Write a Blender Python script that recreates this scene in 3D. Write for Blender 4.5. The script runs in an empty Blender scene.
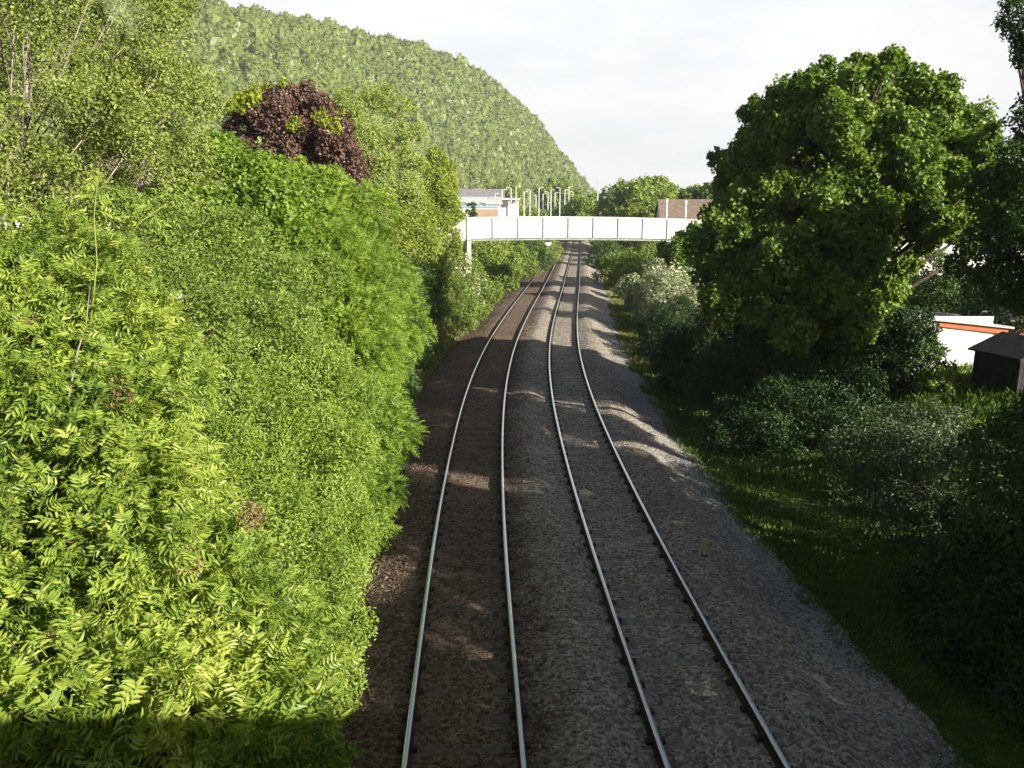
import bpy, math, random
import numpy as np
from mathutils import Vector
rad = math.radians
sc = bpy.context.scene
COL = sc.collection

# ------------------------------------------------------------------ camera
CAM_H = 6.81
PITCH = 12.2
cam_d = bpy.data.cameras.new('camera'); cam = bpy.data.objects.new('camera', cam_d); COL.objects.link(cam)
cam.location = (0, 0, CAM_H); cam.rotation_euler = (rad(90 - PITCH), 0, 0)
cam_d.lens = 28; cam_d.sensor_width = 36; cam_d.clip_start = 0.1; cam_d.clip_end = 9000
sc.camera = cam

# ------------------------------------------------------------------ light
SUN_AZ = 53.0      # degrees to the right of straight behind the camera
SUN_EL = 22.0
w = bpy.data.worlds.new('World'); sc.world = w; w.use_nodes = True
nt = w.node_tree; nt.nodes.clear()
def N(nt, t, **k):
    n = nt.nodes.new(t)
    for a, v in k.items():
        if a in n.inputs: n.inputs[a].default_value = v
        else: setattr(n, a, v)
    return n
L = lambda nt, a, b: nt.links.new(a, b)
sky = N(nt, 'ShaderNodeTexSky'); sky.sky_type = 'NISHITA'; sky.sun_disc = False
sky.sun_elevation = rad(SUN_EL); sky.sun_rotation = rad(180 - SUN_AZ); sky.air_density = 1.0; sky.dust_density = 2.0
tc = N(nt, 'ShaderNodeTexCoord'); mp = N(nt, 'ShaderNodeMapping'); mp.inputs['Scale'].default_value = (1.6, 1.6, 5.0)
L(nt, tc.outputs['Generated'], mp.inputs[0])
nz = N(nt, 'ShaderNodeTexNoise', Scale=1.5, Detail=6.0, Roughness=0.55); L(nt, mp.outputs[0], nz.inputs['Vector'])
cr = N(nt, 'ShaderNodeValToRGB'); cr.color_ramp.elements[0].position = 0.40; cr.color_ramp.elements[1].position = 0.58
L(nt, nz.outputs['Fac'], cr.inputs[0])
# the cloud bank stands over the low part of the sky ahead; overhead and behind it is clear
sx = N(nt, 'ShaderNodeSeparateXYZ'); L(nt, tc.outputs['Generated'], sx.inputs[0])
my = N(nt, 'ShaderNodeMapRange'); my.inputs['From Min'].default_value = 0.5; my.inputs['From Max'].default_value = 0.80; L(nt, sx.outputs['Y'], my.inputs['Value'])
mz = N(nt, 'ShaderNodeMath', operation='MULTIPLY'); L(nt, my.outputs[0], mz.inputs[0])
ad = N(nt, 'ShaderNodeMapRange'); ad.inputs['From Min'].default_value = 0; ad.inputs['From Max'].default_value = 1
ad.inputs['To Min'].default_value = 0.85; ad.inputs['To Max'].default_value = 1.0
L(nt, cr.outputs['Color'], ad.inputs['Value']); L(nt, ad.outputs[0], mz.inputs[1])
nz2 = N(nt, 'ShaderNodeTexNoise', Scale=2.3, Detail=5.0, Roughness=0.5); L(nt, mp.outputs[0], nz2.inputs['Vector'])
cc = N(nt, 'ShaderNodeValToRGB'); e = cc.color_ramp.elements
e[0].position = 0.36; e[0].color = (10.3, 11.0, 12.0, 1); e[1].position = 0.56; e[1].color = (12.4, 12.4, 12.5, 1)
L(nt, nz2.outputs['Fac'], cc.inputs[0])
mh = N(nt, 'ShaderNodeMapRange'); mh.inputs['From Min'].default_value = 0.44; mh.inputs['From Max'].default_value = 0.26; mh.inputs['To Min'].default_value = 0.05
L(nt, sx.outputs['Z'], mh.inputs['Value'])
mz0 = mz; mz = N(nt, 'ShaderNodeMath', operation='MULTIPLY'); L(nt, mz0.outputs[0], mz.inputs[0]); L(nt, mh.outputs[0], mz.inputs[1])
mx = N(nt, 'ShaderNodeMix'); mx.data_type = 'RGBA'
L(nt, mz.outputs[0], mx.inputs['Factor']); L(nt, sky.outputs[0], mx.inputs['A']); L(nt, cc.outputs[0], mx.inputs['B'])
bg = N(nt, 'ShaderNodeBackground', Strength=0.04); wo = N(nt, 'ShaderNodeOutputWorld')
L(nt, mx.outputs['Result'], bg.inputs[0]); L(nt, bg.outputs[0], wo.inputs[0])

sd = bpy.data.lights.new('sun', 'SUN'); sun = bpy.data.objects.new('sun', sd); COL.objects.link(sun)
sd.energy = 5.0; sd.angle = rad(0.55); sd.color = (1.0, 0.93, 0.80)
_a, _e = rad(SUN_AZ), rad(SUN_EL)
sun_dir = Vector((-math.sin(_a) * math.cos(_e), math.cos(_a) * math.cos(_e), -math.sin(_e)))
sun.rotation_euler = sun_dir.to_track_quat('-Z', 'Y').to_euler()
sun.location = (20, -30, 40)

vs = sc.view_settings; vs.view_transform = 'Standard'; vs.look = 'None'; vs.gamma = 1; vs.use_curve_mapping = False
vs.exposure = 1.1
sc.cycles.max_bounces = 6; sc.cycles.diffuse_bounces = 3; sc.cycles.glossy_bounces = 2; sc.cycles.transmission_bounces = 3
sc.cycles.volume_bounces = 0; sc.cycles.use_denoising = True; sc.cycles.caustics_reflective = False; sc.cycles.caustics_refractive = False
sc.cycles.use_adaptive_sampling = True; sc.cycles.adaptive_threshold = 0.02

# ------------------------------------------------------------------ helpers
CP, SP = math.cos(rad(PITCH)), math.sin(rad(PITCH))
F = 1024 * 28 / 36
def at(px, py, t):
    """world point seen in pixel (px, py) at distance t along the lens axis"""
    dx, dz = (px - 512) / F, -(py - 384) / F
    return np.array([dx * t, (CP + dz * SP) * t, CAM_H + (-SP + dz * CP) * t])

def tag(o, label=None, cat=None, group=None, kind=None):
    if label: o['label'] = label
    if cat: o['category'] = cat
    if group: o['group'] = group
    if kind: o['kind'] = kind
    return o
def empty(name, loc, rz=0.0):
    o = bpy.data.objects.new(name, None); COL.objects.link(o); o.location = loc; o.rotation_euler = (0, 0, rz)
    o.empty_display_size = 0.3
    return o
def link(name, me, mat=None, parent=None, local=False):
    o = bpy.data.objects.new(name, me); COL.objects.link(o)
    if mat is not None:
        for m in (mat if isinstance(mat, (list, tuple)) else [mat]): me.materials.append(m)
    if parent is not None:
        o.parent = parent
        if not local:   # vertices are in world coordinates: undo the parent's place
            from mathutils import Matrix
            M = Matrix.Translation(parent.location) @ parent.rotation_euler.to_matrix().to_4x4()
            o.matrix_parent_inverse = M.inverted()
    return o
def mesh_np(name, V, Q, smooth=False, mi=None):
    V = np.asarray(V, dtype=np.float32); Q = np.asarray(Q, dtype=np.int32)
    me = bpy.data.meshes.new(name); n = Q.shape[1]
    me.vertices.add(len(V)); me.vertices.foreach_set('co', V.ravel())
    me.loops.add(Q.size); me.loops.foreach_set('vertex_index', Q.ravel())
    me.polygons.add(len(Q)); me.polygons.foreach_set('loop_start', np.arange(0, Q.size, n, dtype=np.int32))
    if mi is not None: me.polygons.foreach_set('material_index', np.asarray(mi, dtype=np.int32))
    me.update(calc_edges=True)
    me.polygons.foreach_set('use_smooth', np.full(len(Q), smooth, dtype=bool))
    return me
class MB:
    """collects small solids into one mesh"""
    def __init__(s): s.v = []; s.f = []; s.m = []
    def add(s, vs_, fs, m=0):
        o = len(s.v); s.v += [tuple(map(float, v)) for v in vs_]; s.f += [tuple(i + o for i in f) for f in fs]; s.m += [m] * len(fs)
    def box(s, c, d, rz=0.0, m=0, bevel=0.0):
        x, y, z = d[0] / 2, d[1] / 2, d[2] / 2; cs, sn = math.cos(rz), math.sin(rz)
        P = []
        for k in (-1, 1):
            for i, j in ((-1, -1), (1, -1), (1, 1), (-1, 1)):
                px_, py_ = i * x, j * y
                P.append((c[0] + px_ * cs - py_ * sn, c[1] + px_ * sn + py_ * cs, c[2] + k * z))
        s.add(P, [(0, 3, 2, 1), (4, 5, 6, 7), (0, 1, 5, 4), (1, 2, 6, 5), (2, 3, 7, 6), (3, 0, 4, 7)], m)
    def prism(s, poly, off, m=0):
        n = len(poly); a = [tuple(p) for p in poly]; b = [tuple(np.array(p) + np.array(off)) for p in poly]
        s.add(a + b, [tuple(range(n - 1, -1, -1)), tuple(range(n, 2 * n))] + [(i, (i + 1) % n, n + (i + 1) % n, n + i) for i in range(n)], m)
    def tube(s, pts, rs, seg=8, m=0, cap=True):
        pts = [np.array(p, float) for p in pts]; rings = []
        prev = None
        for i, p in enumerate(pts):
            d = pts[min(i + 1, len(pts) - 1)] - pts[max(i - 1, 0)]; d = d / (np.linalg.norm(d) + 1e-9)
            if prev is None:
                u = np.cross(d, [0, 0, 1.0]) if abs(d[2]) < 0.9 else np.cross(d, [1.0, 0, 0])
            else: u = prev - d * np.dot(prev, d)
            u = u / (np.linalg.norm(u) + 1e-9); prev = u; v = np.cross(d, u)
            rings.append([p + rs[i] * (u * math.cos(2 * math.pi * k / seg) + v * math.sin(2 * math.pi * k / seg)) for k in range(seg)])
        V = [q for r in rings for q in r]; Fc = []
        for i in range(len(pts) - 1):
            for k in range(seg):
                a = i * seg + k; b = i * seg + (k + 1) % seg; Fc.append((a, b, b + seg, a + seg))
        if cap: Fc.append(tuple(range(seg - 1, -1, -1))); Fc.append(tuple(range((len(pts) - 1) * seg, len(pts) * seg)))
        s.add(V, Fc, m)
    def build(s, name, mat, parent=None, smooth=False, bevel=0.0):
        me = bpy.data.meshes.new(name); me.from_pydata(s.v, [], s.f); me.update()
        o = link(name, me, mat, parent)
        if any(s.m): me.polygons.foreach_set('material_index', s.m)
        if smooth: me.polygons.foreach_set('use_smooth', [True] * len(me.polygons))
        if bevel:
            b = o.modifiers.new('bevel', 'BEVEL'); b.width = bevel; b.segments = 2; b.limit_method = 'ANGLE'
        return o

# ------------------------------------------------------------------ materials
def newmat(name):
    m = bpy.data.materials.new(name); m.use_nodes = True; nt = m.node_tree; nt.nodes.clear()
    out = N(nt, 'ShaderNodeOutputMaterial'); return m, nt, out
def c4(c): return (c[0], c[1], c[2], 1)
def leaf_mat(name, cols, trans=0.35, rough=0.45, spec=0.35, patch=1.2):
    """leaf colours vary from leaf to leaf and from branch to branch"""
    m, nt, out = newmat(name)
    g = N(nt, 'ShaderNodeNewGeometry'); tcn = N(nt, 'ShaderNodeTexCoord')
    n1 = N(nt, 'ShaderNodeTexNoise', Scale=patch, Detail=2.0); L(nt, tcn.outputs['Object'], n1.inputs['Vector'])
    ma = N(nt, 'ShaderNodeMath', operation='MULTIPLY_ADD'); L(nt, n1.outputs['Fac'], ma.inputs[0]); ma.inputs[1].default_value = 1.3; ma.inputs[2].default_value = -0.42
    mb = N(nt, 'ShaderNodeMath', operation='MULTIPLY_ADD'); L(nt, g.outputs['Random Per Island'], mb.inputs[0]); mb.inputs[1].default_value = 0.55; L(nt, ma.outputs[0], mb.inputs[2])
    r = N(nt, 'ShaderNodeValToRGB'); el = r.color_ramp.elements
    el[0].position = 0.0; el[0].color = c4(cols[0]); el[1].position = 1.0; el[1].color = c4(cols[-1])
    for i, c in enumerate(cols[1:-1]):
        x = el.new((i + 1) / (len(cols) - 1)); x.color = c4(c)
    L(nt, mb.outputs[0], r.inputs[0])
    p = N(nt, 'ShaderNodeBsdfPrincipled', Roughness=rough); p.inputs['Specular IOR Level'].default_value = spec
    L(nt, r.outputs[0], p.inputs['Base Color'])
    t = N(nt, 'ShaderNodeBsdfTranslucent')
    hs = N(nt, 'ShaderNodeMix'); hs.data_type = 'RGBA'; hs.blend_type = 'MULTIPLY'; hs.inputs['Factor'].default_value = 1.0
    hs.inputs['B'].default_value = (1.25, 1.3, 0.45, 1); L(nt, r.outputs[0], hs.inputs['A']); L(nt, hs.outputs['Result'], t.inputs['Color'])
    mxs = N(nt, 'ShaderNodeMixShader', Fac=trans); L(nt, p.outputs[0], mxs.inputs[1]); L(nt, t.outputs[0], mxs.inputs[2])
    L(nt, mxs.outputs[0], out.inputs[0]); return m
def noise_mat(name, ca, cb, scale=3.0, rough=0.85, bump=0.0, bscale=20.0, lo=0.35, hi=0.65, metal=0.0, spec=0.3, detail=6.0):
    m, nt, out = newmat(name); tcn = N(nt, 'ShaderNodeTexCoord')
    n1 = N(nt, 'ShaderNodeTexNoise', Scale=scale, Detail=detail, Roughness=0.6); L(nt, tcn.outputs['Object'], n1.inputs['Vector'])
    r = N(nt, 'ShaderNodeValToRGB'); el = r.color_ramp.elements; el[0].position = lo; el[0].color = c4(ca); el[1].position = hi; el[1].color = c4(cb)
    L(nt, n1.outputs['Fac'], r.inputs[0])
    p = N(nt, 'ShaderNodeBsdfPrincipled', Roughness=rough, Metallic=metal); p.inputs['Specular IOR Level'].default_value = spec
    L(nt, r.outputs[0], p.inputs['Base Color'])
    if bump:
        n2 = N(nt, 'ShaderNodeTexNoise', Scale=bscale, Detail=4.0); L(nt, tcn.outputs['Object'], n2.inputs['Vector'])
        b = N(nt, 'ShaderNodeBump', Strength=bump, Distance=0.03); L(nt, n2.outputs['Fac'], b.inputs['Height']); L(nt, b.outputs[0], p.inputs['Normal'])
    L(nt, p.outputs[0], out.inputs[0]); return m
def ballast_mat(name, cols, patch_col, scale=17.0):
    """crushed stone: every stone its own tone, with stained patches"""
    m, nt, out = newmat(name); tcn = N(nt, 'ShaderNodeTexCoord')
    v = N(nt, 'ShaderNodeTexVoronoi', Scale=scale); L(nt, tcn.outputs['Object'], v.inputs['Vector'])
    bw = N(nt, 'ShaderNodeSeparateColor'); L(nt, v.outputs['Color'], bw.inputs[0])
    r = N(nt, 'ShaderNodeValToRGB'); el = r.color_ramp.elements; el[0].color = c4(cols[0]); el[1].color = c4(cols[-1])
    for i, c in enumerate(cols[1:-1]): x = el.new((i + 1) / (len(cols) - 1)); x.color = c4(c)
    L(nt, bw.outputs[0], r.inputs[0])
    n1 = N(nt, 'ShaderNodeTexNoise', Scale=0.6, Detail=5.0, Roughness=0.65); L(nt, tcn.outputs['Object'], n1.inputs['Vector'])
    r2 = N(nt, 'ShaderNodeValToRGB'); r2.color_ramp.elements[0].position = 0.38; r2.color_ramp.elements[1].position = 0.66; L(nt, n1.outputs['Fac'], r2.inputs[0])
    mxx = N(nt, 'ShaderNodeMix'); mxx.data_type = 'RGBA'; L(nt, r.outputs[0], mxx.inputs['A']); mxx.inputs['B'].default_value = c4(patch_col)
    mf = N(nt, 'ShaderNodeMath', operation='MULTIPLY'); mf.inputs[1].default_value = 0.65; L(nt, r2.outputs[0], mf.inputs[0]); L(nt, mf.outputs[0], mxx.inputs['Factor'])
    p = N(nt, 'ShaderNodeBsdfPrincipled', Roughness=0.92); p.inputs['Specular IOR Level'].default_value = 0.2
    L(nt, mxx.outputs['Result'], p.inputs['Base Color'])
    b = N(nt, 'ShaderNodeBump', Strength=0.9, Distance=0.03); L(nt, v.outputs['Distance'], b.inputs['Height']); b.invert = True
    L(nt, b.outputs[0], p.inputs['Normal']); L(nt, p.outputs[0], out.inputs[0]); return m

M = {}
M['ash_near'] = leaf_mat('ash_leaf', [(.070, .135, .024), (.16, .25, .036), (.30, .385, .058), (.46, .51, .12)], .32)
M['ash_green'] = leaf_mat('green_ash_leaf', [(.08, .15, .018), (.145, .24, .028), (.24, .35, .04), (.36, .44, .07)], .32)
M['willow'] = leaf_mat('willow_leaf', [(.11, .17, .022), (.18, .27, .035), (.27, .37, .06), (.42, .49, .14)], .28, rough=.45, spec=.3)
M['lime'] = leaf_mat('lime_leaf', [(.15, .20, .03), (.25, .31, .045), (.36, .42, .08)], .35)
M['maple'] = leaf_mat('maple_leaf', [(.085, .16, .02), (.15, .25, .028), (.25, .36, .042)], .35)
M['birch'] = leaf_mat('birch_leaf', [(.13, .18, .03), (.22, .28, .055), (.35, .41, .13)], .28)
M['copper'] = leaf_mat('copper_leaf', [(.055, .029, .025), (.105, .058, .047), (.165, .10, .078), (.24, .16, .12)], .15, rough=.4)
M['yellow'] = leaf_mat('yellow_leaf', [(.20, .26, .02), (.32, .38, .03)], .35)
M['feather'] = leaf_mat('feather_leaf', [(.20, .28, .06), (.29, .37, .09), (.40, .46, .15)], .3)
M['olive'] = leaf_mat('olive_leaf', [(.105, .16, .028), (.18, .255, .045), (.30, .38, .09)], .3)
M['big'] = leaf_mat('field_maple_leaf', [(.07, .13, .02), (.125, .205, .032), (.20, .29, .05), (.29, .37, .08)], .30)
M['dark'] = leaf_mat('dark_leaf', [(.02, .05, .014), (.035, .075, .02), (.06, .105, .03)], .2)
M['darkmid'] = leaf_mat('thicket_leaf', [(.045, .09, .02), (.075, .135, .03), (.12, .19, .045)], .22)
M['grey'] = leaf_mat('grey_leaf', [(.17, .22, .11), (.28, .33, .18), (.42, .46, .30)], .2)
M['blossom'] = leaf_mat('blossom', [(.52, .53, .36), (.70, .70, .54)], .15)
M['dist'] = leaf_mat('distant_leaf', [(.15, .22, .04), (.23, .32, .055), (.33, .42, .09)], .2)
M['hillleaf'] = leaf_mat('hill_leaf', [(.082, .118, .017), (.108, .15, .023), (.138, .182, .029), (.175, .215, .040)], .12, patch=.09)
M['bark'] = noise_mat('bark', (.05, .038, .028), (.13, .10, .075), 8, .9, .6, 30)
M['birchbark'] = noise_mat('birch_bark', (.10, .09, .07), (.30, .27, .22), 7, .7, .3, 20, .38, .52)
M['greybark'] = noise_mat('grey_bark', (.16, .14, .11), (.34, .30, .24), 6, .85, .3, 20)
M['stem'] = noise_mat('young_stem', (.18, .22, .05), (.28, .32, .08), 5, .6)

# ------------------------------------------------------------------ foliage
def fbm(x, y, s, seed=0):
    r = np.random.default_rng(seed); o = 0
    for k in range(4):
        a = r.uniform(0, 6.28, 4); f = s * 2 ** k
        o = o + (np.sin(x * f + a[0] + 1.7 * np.sin(y * f * .7 + a[1])) * np.cos(y * f * .9 + a[2] + 1.3 * np.sin(x * f * .8 + a[3]))) / 2 ** k
    return o
def lobe_points(lobes, rng, dens, shell=0.35, clumpy=0.5):
    """points in the outer shell of a union of lobes; dens = points per square metre of lobe surface"""
    C_ = np.array([l[0] for l in lobes]); R_ = np.array([l[1] for l in lobes])
    if R_.ndim == 1: R_ = np.repeat(R_[:, None], 3, 1)
    P = []; Nn = []
    for i in range(len(C_)):
        n = int(dens * 4 * math.pi * np.mean(R_[i] ** 2) + 1)
        d = rng.normal(size=(n, 3)); d /= np.linalg.norm(d, axis=1)[:, None]
        ph = rng.uniform(0, 6.28, 6); fr = rng.uniform(2.2, 5.5, 6)
        bump = 1 + .10 * np.sin(d[:, 0] * fr[0] + ph[0]) + .10 * np.sin(d[:, 1] * fr[1] + ph[1]) + .10 * np.sin(d[:, 2] * fr[2] + ph[2]) \
            + .07 * np.sin((d[:, 0] + d[:, 2]) * fr[3] * 2 + ph[3]) + .07 * np.sin((d[:, 1] - d[:, 2]) * fr[4] * 2 + ph[4])
        rr = 1 - shell * rng.random(n) ** 1.6
        p = C_[i] + d * R_[i] * (rr * bump)[:, None]
        # stray shoots that break the outline
        k = rng.random(n) < .05; p[k] += d[k] * R_[i] * (rng.random((k.sum(), 1)) * .22)
        keep = np.ones(n, bool)
        for j in range(len(C_)):
            if j == i: continue
            if np.linalg.norm(C_[j] - C_[i]) > R_[i].max() + R_[j].max(): continue
            q = np.linalg.norm((p - C_[j]) / R_[j], axis=1); keep &= (q > .72)
        fq_ = 1.0 / max(float(np.mean(R_)), .3); hn = fbm(p[:, 0] + .6 * p[:, 2], p[:, 2] * 1.2 - .5 * p[:, 1], 1.5 * fq_, 11 + int(R_.mean() * 100) % 7)
        keep &= rng.random(n) < np.clip(.95 + .75 * hn, .10, 1)     # hollows between the sprays
        nn = d / R_[i]; nn /= np.linalg.norm(nn, axis=1)[:, None]
        P.append(p[keep]); Nn.append(nn[keep])
    P = np.concatenate(P); Nn = np.concatenate(Nn)
    if clumpy > 0 and len(P):   # gather leaves along twigs: pull them towards random seeds nearby
        R0 = float(np.mean(R_)) * .16
        g = np.floor(P / (R0 * 1.7)).astype(np.int64)
        h = (g[:, 0] * 73856093) ^ (g[:, 1] * 19349663) ^ (g[:, 2] * 83492791)
        off = np.stack([((h * k) % 1009) / 1009. for k in (7, 131, 977)], 1)
        c = (g + off) * (R0 * 1.7); P = P + (c - P) * (clumpy * .75) * rng.random((len(P), 1))
    return P, Nn
def unit(a): return a / (np.linalg.norm(a, axis=1)[:, None] + 1e-9)
def frames(Nn, rng, up=.5, rnd=.8):
    n = unit(Nn * .7 + np.array([0, 0, up]) + rng.normal(size=Nn.shape) * rnd)
    a = unit(np.cross(n, rng.normal(size=Nn.shape))); s = np.cross(n, a); return n, a, s
def leaves_simple(P, Nn, rng, size, ratio=.5, droop=.25, up=.5, rnd=.8):
    n, a, s = frames(Nn, rng, up, rnd)
    Lg = size * rng.uniform(.65, 1.3, (len(P), 1)); W = Lg * ratio
    a = unit(a + np.array([0, 0, -droop]))
    v = np.stack([P, P + a * Lg * .45 + s * W * .5 + n * Lg * .07, P + a * Lg - n * Lg * .08, P + a * Lg * .45 - s * W * .5 + n * Lg * .07], 1)
    return v.reshape(-1, 3), np.arange(len(P) * 4).reshape(-1, 4)
def leaf_hex(P, a, s, n, Lg, W, drp=.12):
    """pointed leaf of two quads folded on the midrib"""
    b = P; r1 = P + a * Lg * .3 + s * W * .5 + n * W * .18; r2 = P + a * Lg * .68 + s * W * .38 + n * (W * .12 - Lg * drp * .5)
    t = P + a * Lg - n * Lg * drp; l2 = P + a * Lg * .68 - s * W * .38 + n * (W * .12 - Lg * drp * .5); l1 = P + a * Lg * .3 - s * W * .5 + n * W * .18
    v = np.stack([b, r1, r2, t, l2, l1], 1).reshape(-1, 3); k = np.arange(len(P))[:, None] * 6
    q = np.concatenate([k + np.array([0, 1, 2, 3]), k + np.array([0, 3, 4, 5])], 0); return v, q
def leaves_hex(P, Nn, rng, size, ratio=.5, droop=.25, up=.5, rnd=.8):
    n, a, s = frames(Nn, rng, up, rnd); a = unit(a + np.array([0, 0, -droop]))
    s = unit(np.cross(n, a)); n = np.cross(a, s)
    Lg = size * rng.uniform(.65, 1.25, (len(P), 1)); return leaf_hex(P, a, s, n, Lg, Lg * ratio)
def leaves_pinnate(P, Nn, rng, size, pairs=4, up=.55, rnd=.45):
    """ash leaf: paired leaflets and an end leaflet along an arching stalk"""
    out = unit(Nn * .8 + rng.normal(size=Nn.shape) * .55 + np.array([0, 0, .25]))
    n = unit(np.array([0, 0, 1.]) + Nn * .4 + rng.normal(size=Nn.shape) * rnd); s = unit(np.cross(n, out)); n = np.cross(out, s)
    RL = size * 2.7 * rng.uniform(.75, 1.2, (len(P), 1)); V = []; Q = []; k = 0
    sag = rng.uniform(.15, .5, (len(P), 1))
    def pos(f): return P + out * RL * f + np.array([0, 0, -1.]) * RL * sag * f * f
    for i in range(pairs):
        f = .32 + .62 * i / max(pairs - 1, 1) * .93; p = pos(f)
        tw = rng.normal(size=(len(P), 1)) * .18
        Ls = size * (1 - .35 * abs(f - .6)) * rng.uniform(.85, 1.1, (len(P), 1))
        for sg in (-1, 1):
            a = unit(out * .62 + s * sg + n * tw + np.array([0, 0, -.28])); ss = unit(np.cross(n, a)); nn = np.cross(a, ss)
            v, q = leaf_hex(p, a, ss, nn, Ls, Ls * .33, .2); V.append(v); Q.append(q + k); k += len(v)
    p = pos(.98); a = unit(out - np.array([0, 0, 1.]) * sag * 1.3); ss = unit(np.cross(n, a)); nn = np.cross(a, ss)
    v, q = leaf_hex(p, a, ss, nn, size * np.ones((len(P), 1)), size * .35, .2); V.append(v); Q.append(q + k); k += len(v)
    # stalk
    w0 = size * .03; pts = [pos(f) for f in (0, .5, 1.0)]
    v = np.stack([pts[0] - s * w0, pts[0] + s * w0, pts[1] + s * w0 * .8, pts[1] - s * w0 * .8, pts[2] + s * w0 * .5, pts[2] - s * w0 * .5], 1).reshape(-1, 3)
    kk = np.arange(len(P))[:, None] * 6 + k
    Q += [kk + np.array([0, 1, 2, 3]), kk + np.array([3, 2, 4, 5])]; V.append(v)
    return np.concatenate(V), np.concatenate(Q)
KIND = {'simple': leaves_simple, 'hex': leaves_hex, 'pinnate': leaves_pinnate}

def limbs(mb, base, lobes, rng, r0, seg=7, twigs=2, spread=.35):
    """tapered trunk, limbs running into every lobe, and twigs"""
    base = np.array(base, float); cs = np.array([l[0] for l in lobes]); top = cs.mean(0)
    H = top[2] - base[2]; pts = [base]
    nseg = 5
    for i in range(1, nseg + 1):
        f = i / nseg; p = base + (top - base) * f; p[:2] += rng.normal(size=2) * H * .02; pts.append(p)
    mb.tube(pts, [r0 * (1.25 if i == 0 else 1 - .75 * i / nseg) for i in range(nseg + 1)], seg + 2)
    for l in lobes:
        c = np.array(l[0], float); hz = (c[2] - base[2]) / max(H, .1)
        f = min(max(hz * .62 - .05, .18), .92); s = base + (top - base) * f
        mid = s + (c - s) * .5 + np.array([0, 0, -.08 * np.linalg.norm(c - s)]) + rng.normal(size=3) * .05 * np.linalg.norm(c - s)
        rr = r0 * (1 - .75 * f) * .55
        mb.tube([s, mid, c], [rr, rr * .62, rr * .28], 5)
        R = np.mean(l[1])
        for k in range(twigs):
            d = rng.normal(size=3); d /= np.linalg.norm(d); d[2] = abs(d[2]) * .6
            e2 = c + d * R * .85; m2 = (c + e2) / 2 + rng.normal(size=3) * R * .08
            mb.tube([mid * .3 + c * .7, m2, e2], [rr * .3, rr * .2, rr * .06], 4, cap=False)

def plant(name, label, cat, base, lobes, leaf, seed, r0=.12, kind='simple', size=.08, dens=200, ratio=.5, droop=.25,
          shell=.35, clumpy=.5, bark='bark', twigs=2, group=None, extra=None, up=.5, rnd=.8, seg=7, stem_name='trunk', brk=6):
    rng = np.random.default_rng(seed)
    root = empty(name, tuple(base)); tag(root, label, cat, group)
    full = list(lobes)
    for l in lobes:       # smaller sprays standing out of every lobe
        if not brk: break
        R_ = float(np.mean(l[1]))
        for k in range(brk):
            d = rng.normal(size=3); d[2] += .25; d /= np.linalg.norm(d)
            full.append((np.array(l[0]) + d * R_ * rng.uniform(.78, 1.12), R_ * rng.uniform(.26, .48)))
    P, Nn = lobe_points(full, rng, dens, shell, clumpy)
    kw = dict(up=up, rnd=rnd)
    if kind != 'pinnate': kw.update(ratio=ratio, droop=droop)
    V, Q = KIND[kind](P, Nn, rng, size, **kw)
    link('foliage' if cat in ('shrub', 'bush') else 'crown', mesh_np(name + '_crown', V, Q), M[leaf], root)
    mb = MB(); limbs(mb, base, lobes, rng, r0, seg, twigs); mb.build(stem_name, M[bark], root, smooth=True)
    if extra:
        for (nm, lb, lf, dn, sz, kd) in extra:
            P2, N2 = lobe_points(lb, rng, dn, .6, .7)
            kw2 = {} if kd == 'pinnate' else dict(ratio=ratio)
            V2, Q2 = KIND[kd](P2, N2, rng, sz, **kw2); link(nm, mesh_np(nm, V2, Q2), M[lf], root)
    return root
def crown_lobes(c, R, n, lr, seed, zbias=0.0, inner=.72):
    """lobes spread through an ellipsoid crown, uneven in size"""
    rng = np.random.default_rng(seed); out = []; R = np.array(R)
    for i in range(n):
        z = 1 - 2 * (i + .5) / n; t = i * 2.39996 + rng.uniform(-.4, .4); q = math.sqrt(max(0, 1 - z * z))
        d = np.array([q * math.cos(t), q * math.sin(t), z + zbias]); f = inner * rng.uniform(.78, 1.08)
        out.append((np.array(c) + d * R * f, lr * rng.uniform(.72, 1.25)))
    out.append((np.array(c), float(min(R)) * .55)); return out
def pl(lst, dx=0, k=1.0): return [(at(a + dx, b, t), r * k) for a, b, t, r in lst]

# ------------------------------------------------------------------ line of the railway
_ky = np.array([-60, -20, 0, 8.7, 15, 22, 27, 33, 39, 45, 54, 63, 77, 93, 120, 145, 176, 260, 400, 800, 2500.])
_kx = np.array([5.6, 2.7, 1.45, 1.07, .73, .59, .56, .67, .92, 1.30, 2.02, 2.82, 4.10, 5.45, 7.8, 9.95, 12.5, 19, 29, 55, 160.])
_yy = np.arange(-80, 2600, 1.0); _xx = np.interp(_yy, _ky, _kx)
_k = np.exp(-0.5 * (np.arange(-12, 13) / 4.0) ** 2); _k /= _k.sum()
_xs = np.convolve(np.pad(_xx, 12, mode='edge'), _k, 'valid')
def xc(y): return np.interp(y, _yy, _xs)
def nrm(y):
    g = (xc(y + 1) - xc(y - 1)) / 2; h = np.sqrt(1 + g * g); return 1 / h, -g / h
def uv(u, v):
    nx, ny = nrm(v); return xc(v) + u * nx, v + u * ny
GAUGE = 1.435
TRK = (-1.655, 1.655)     # track centres each side of the six-foot

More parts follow.
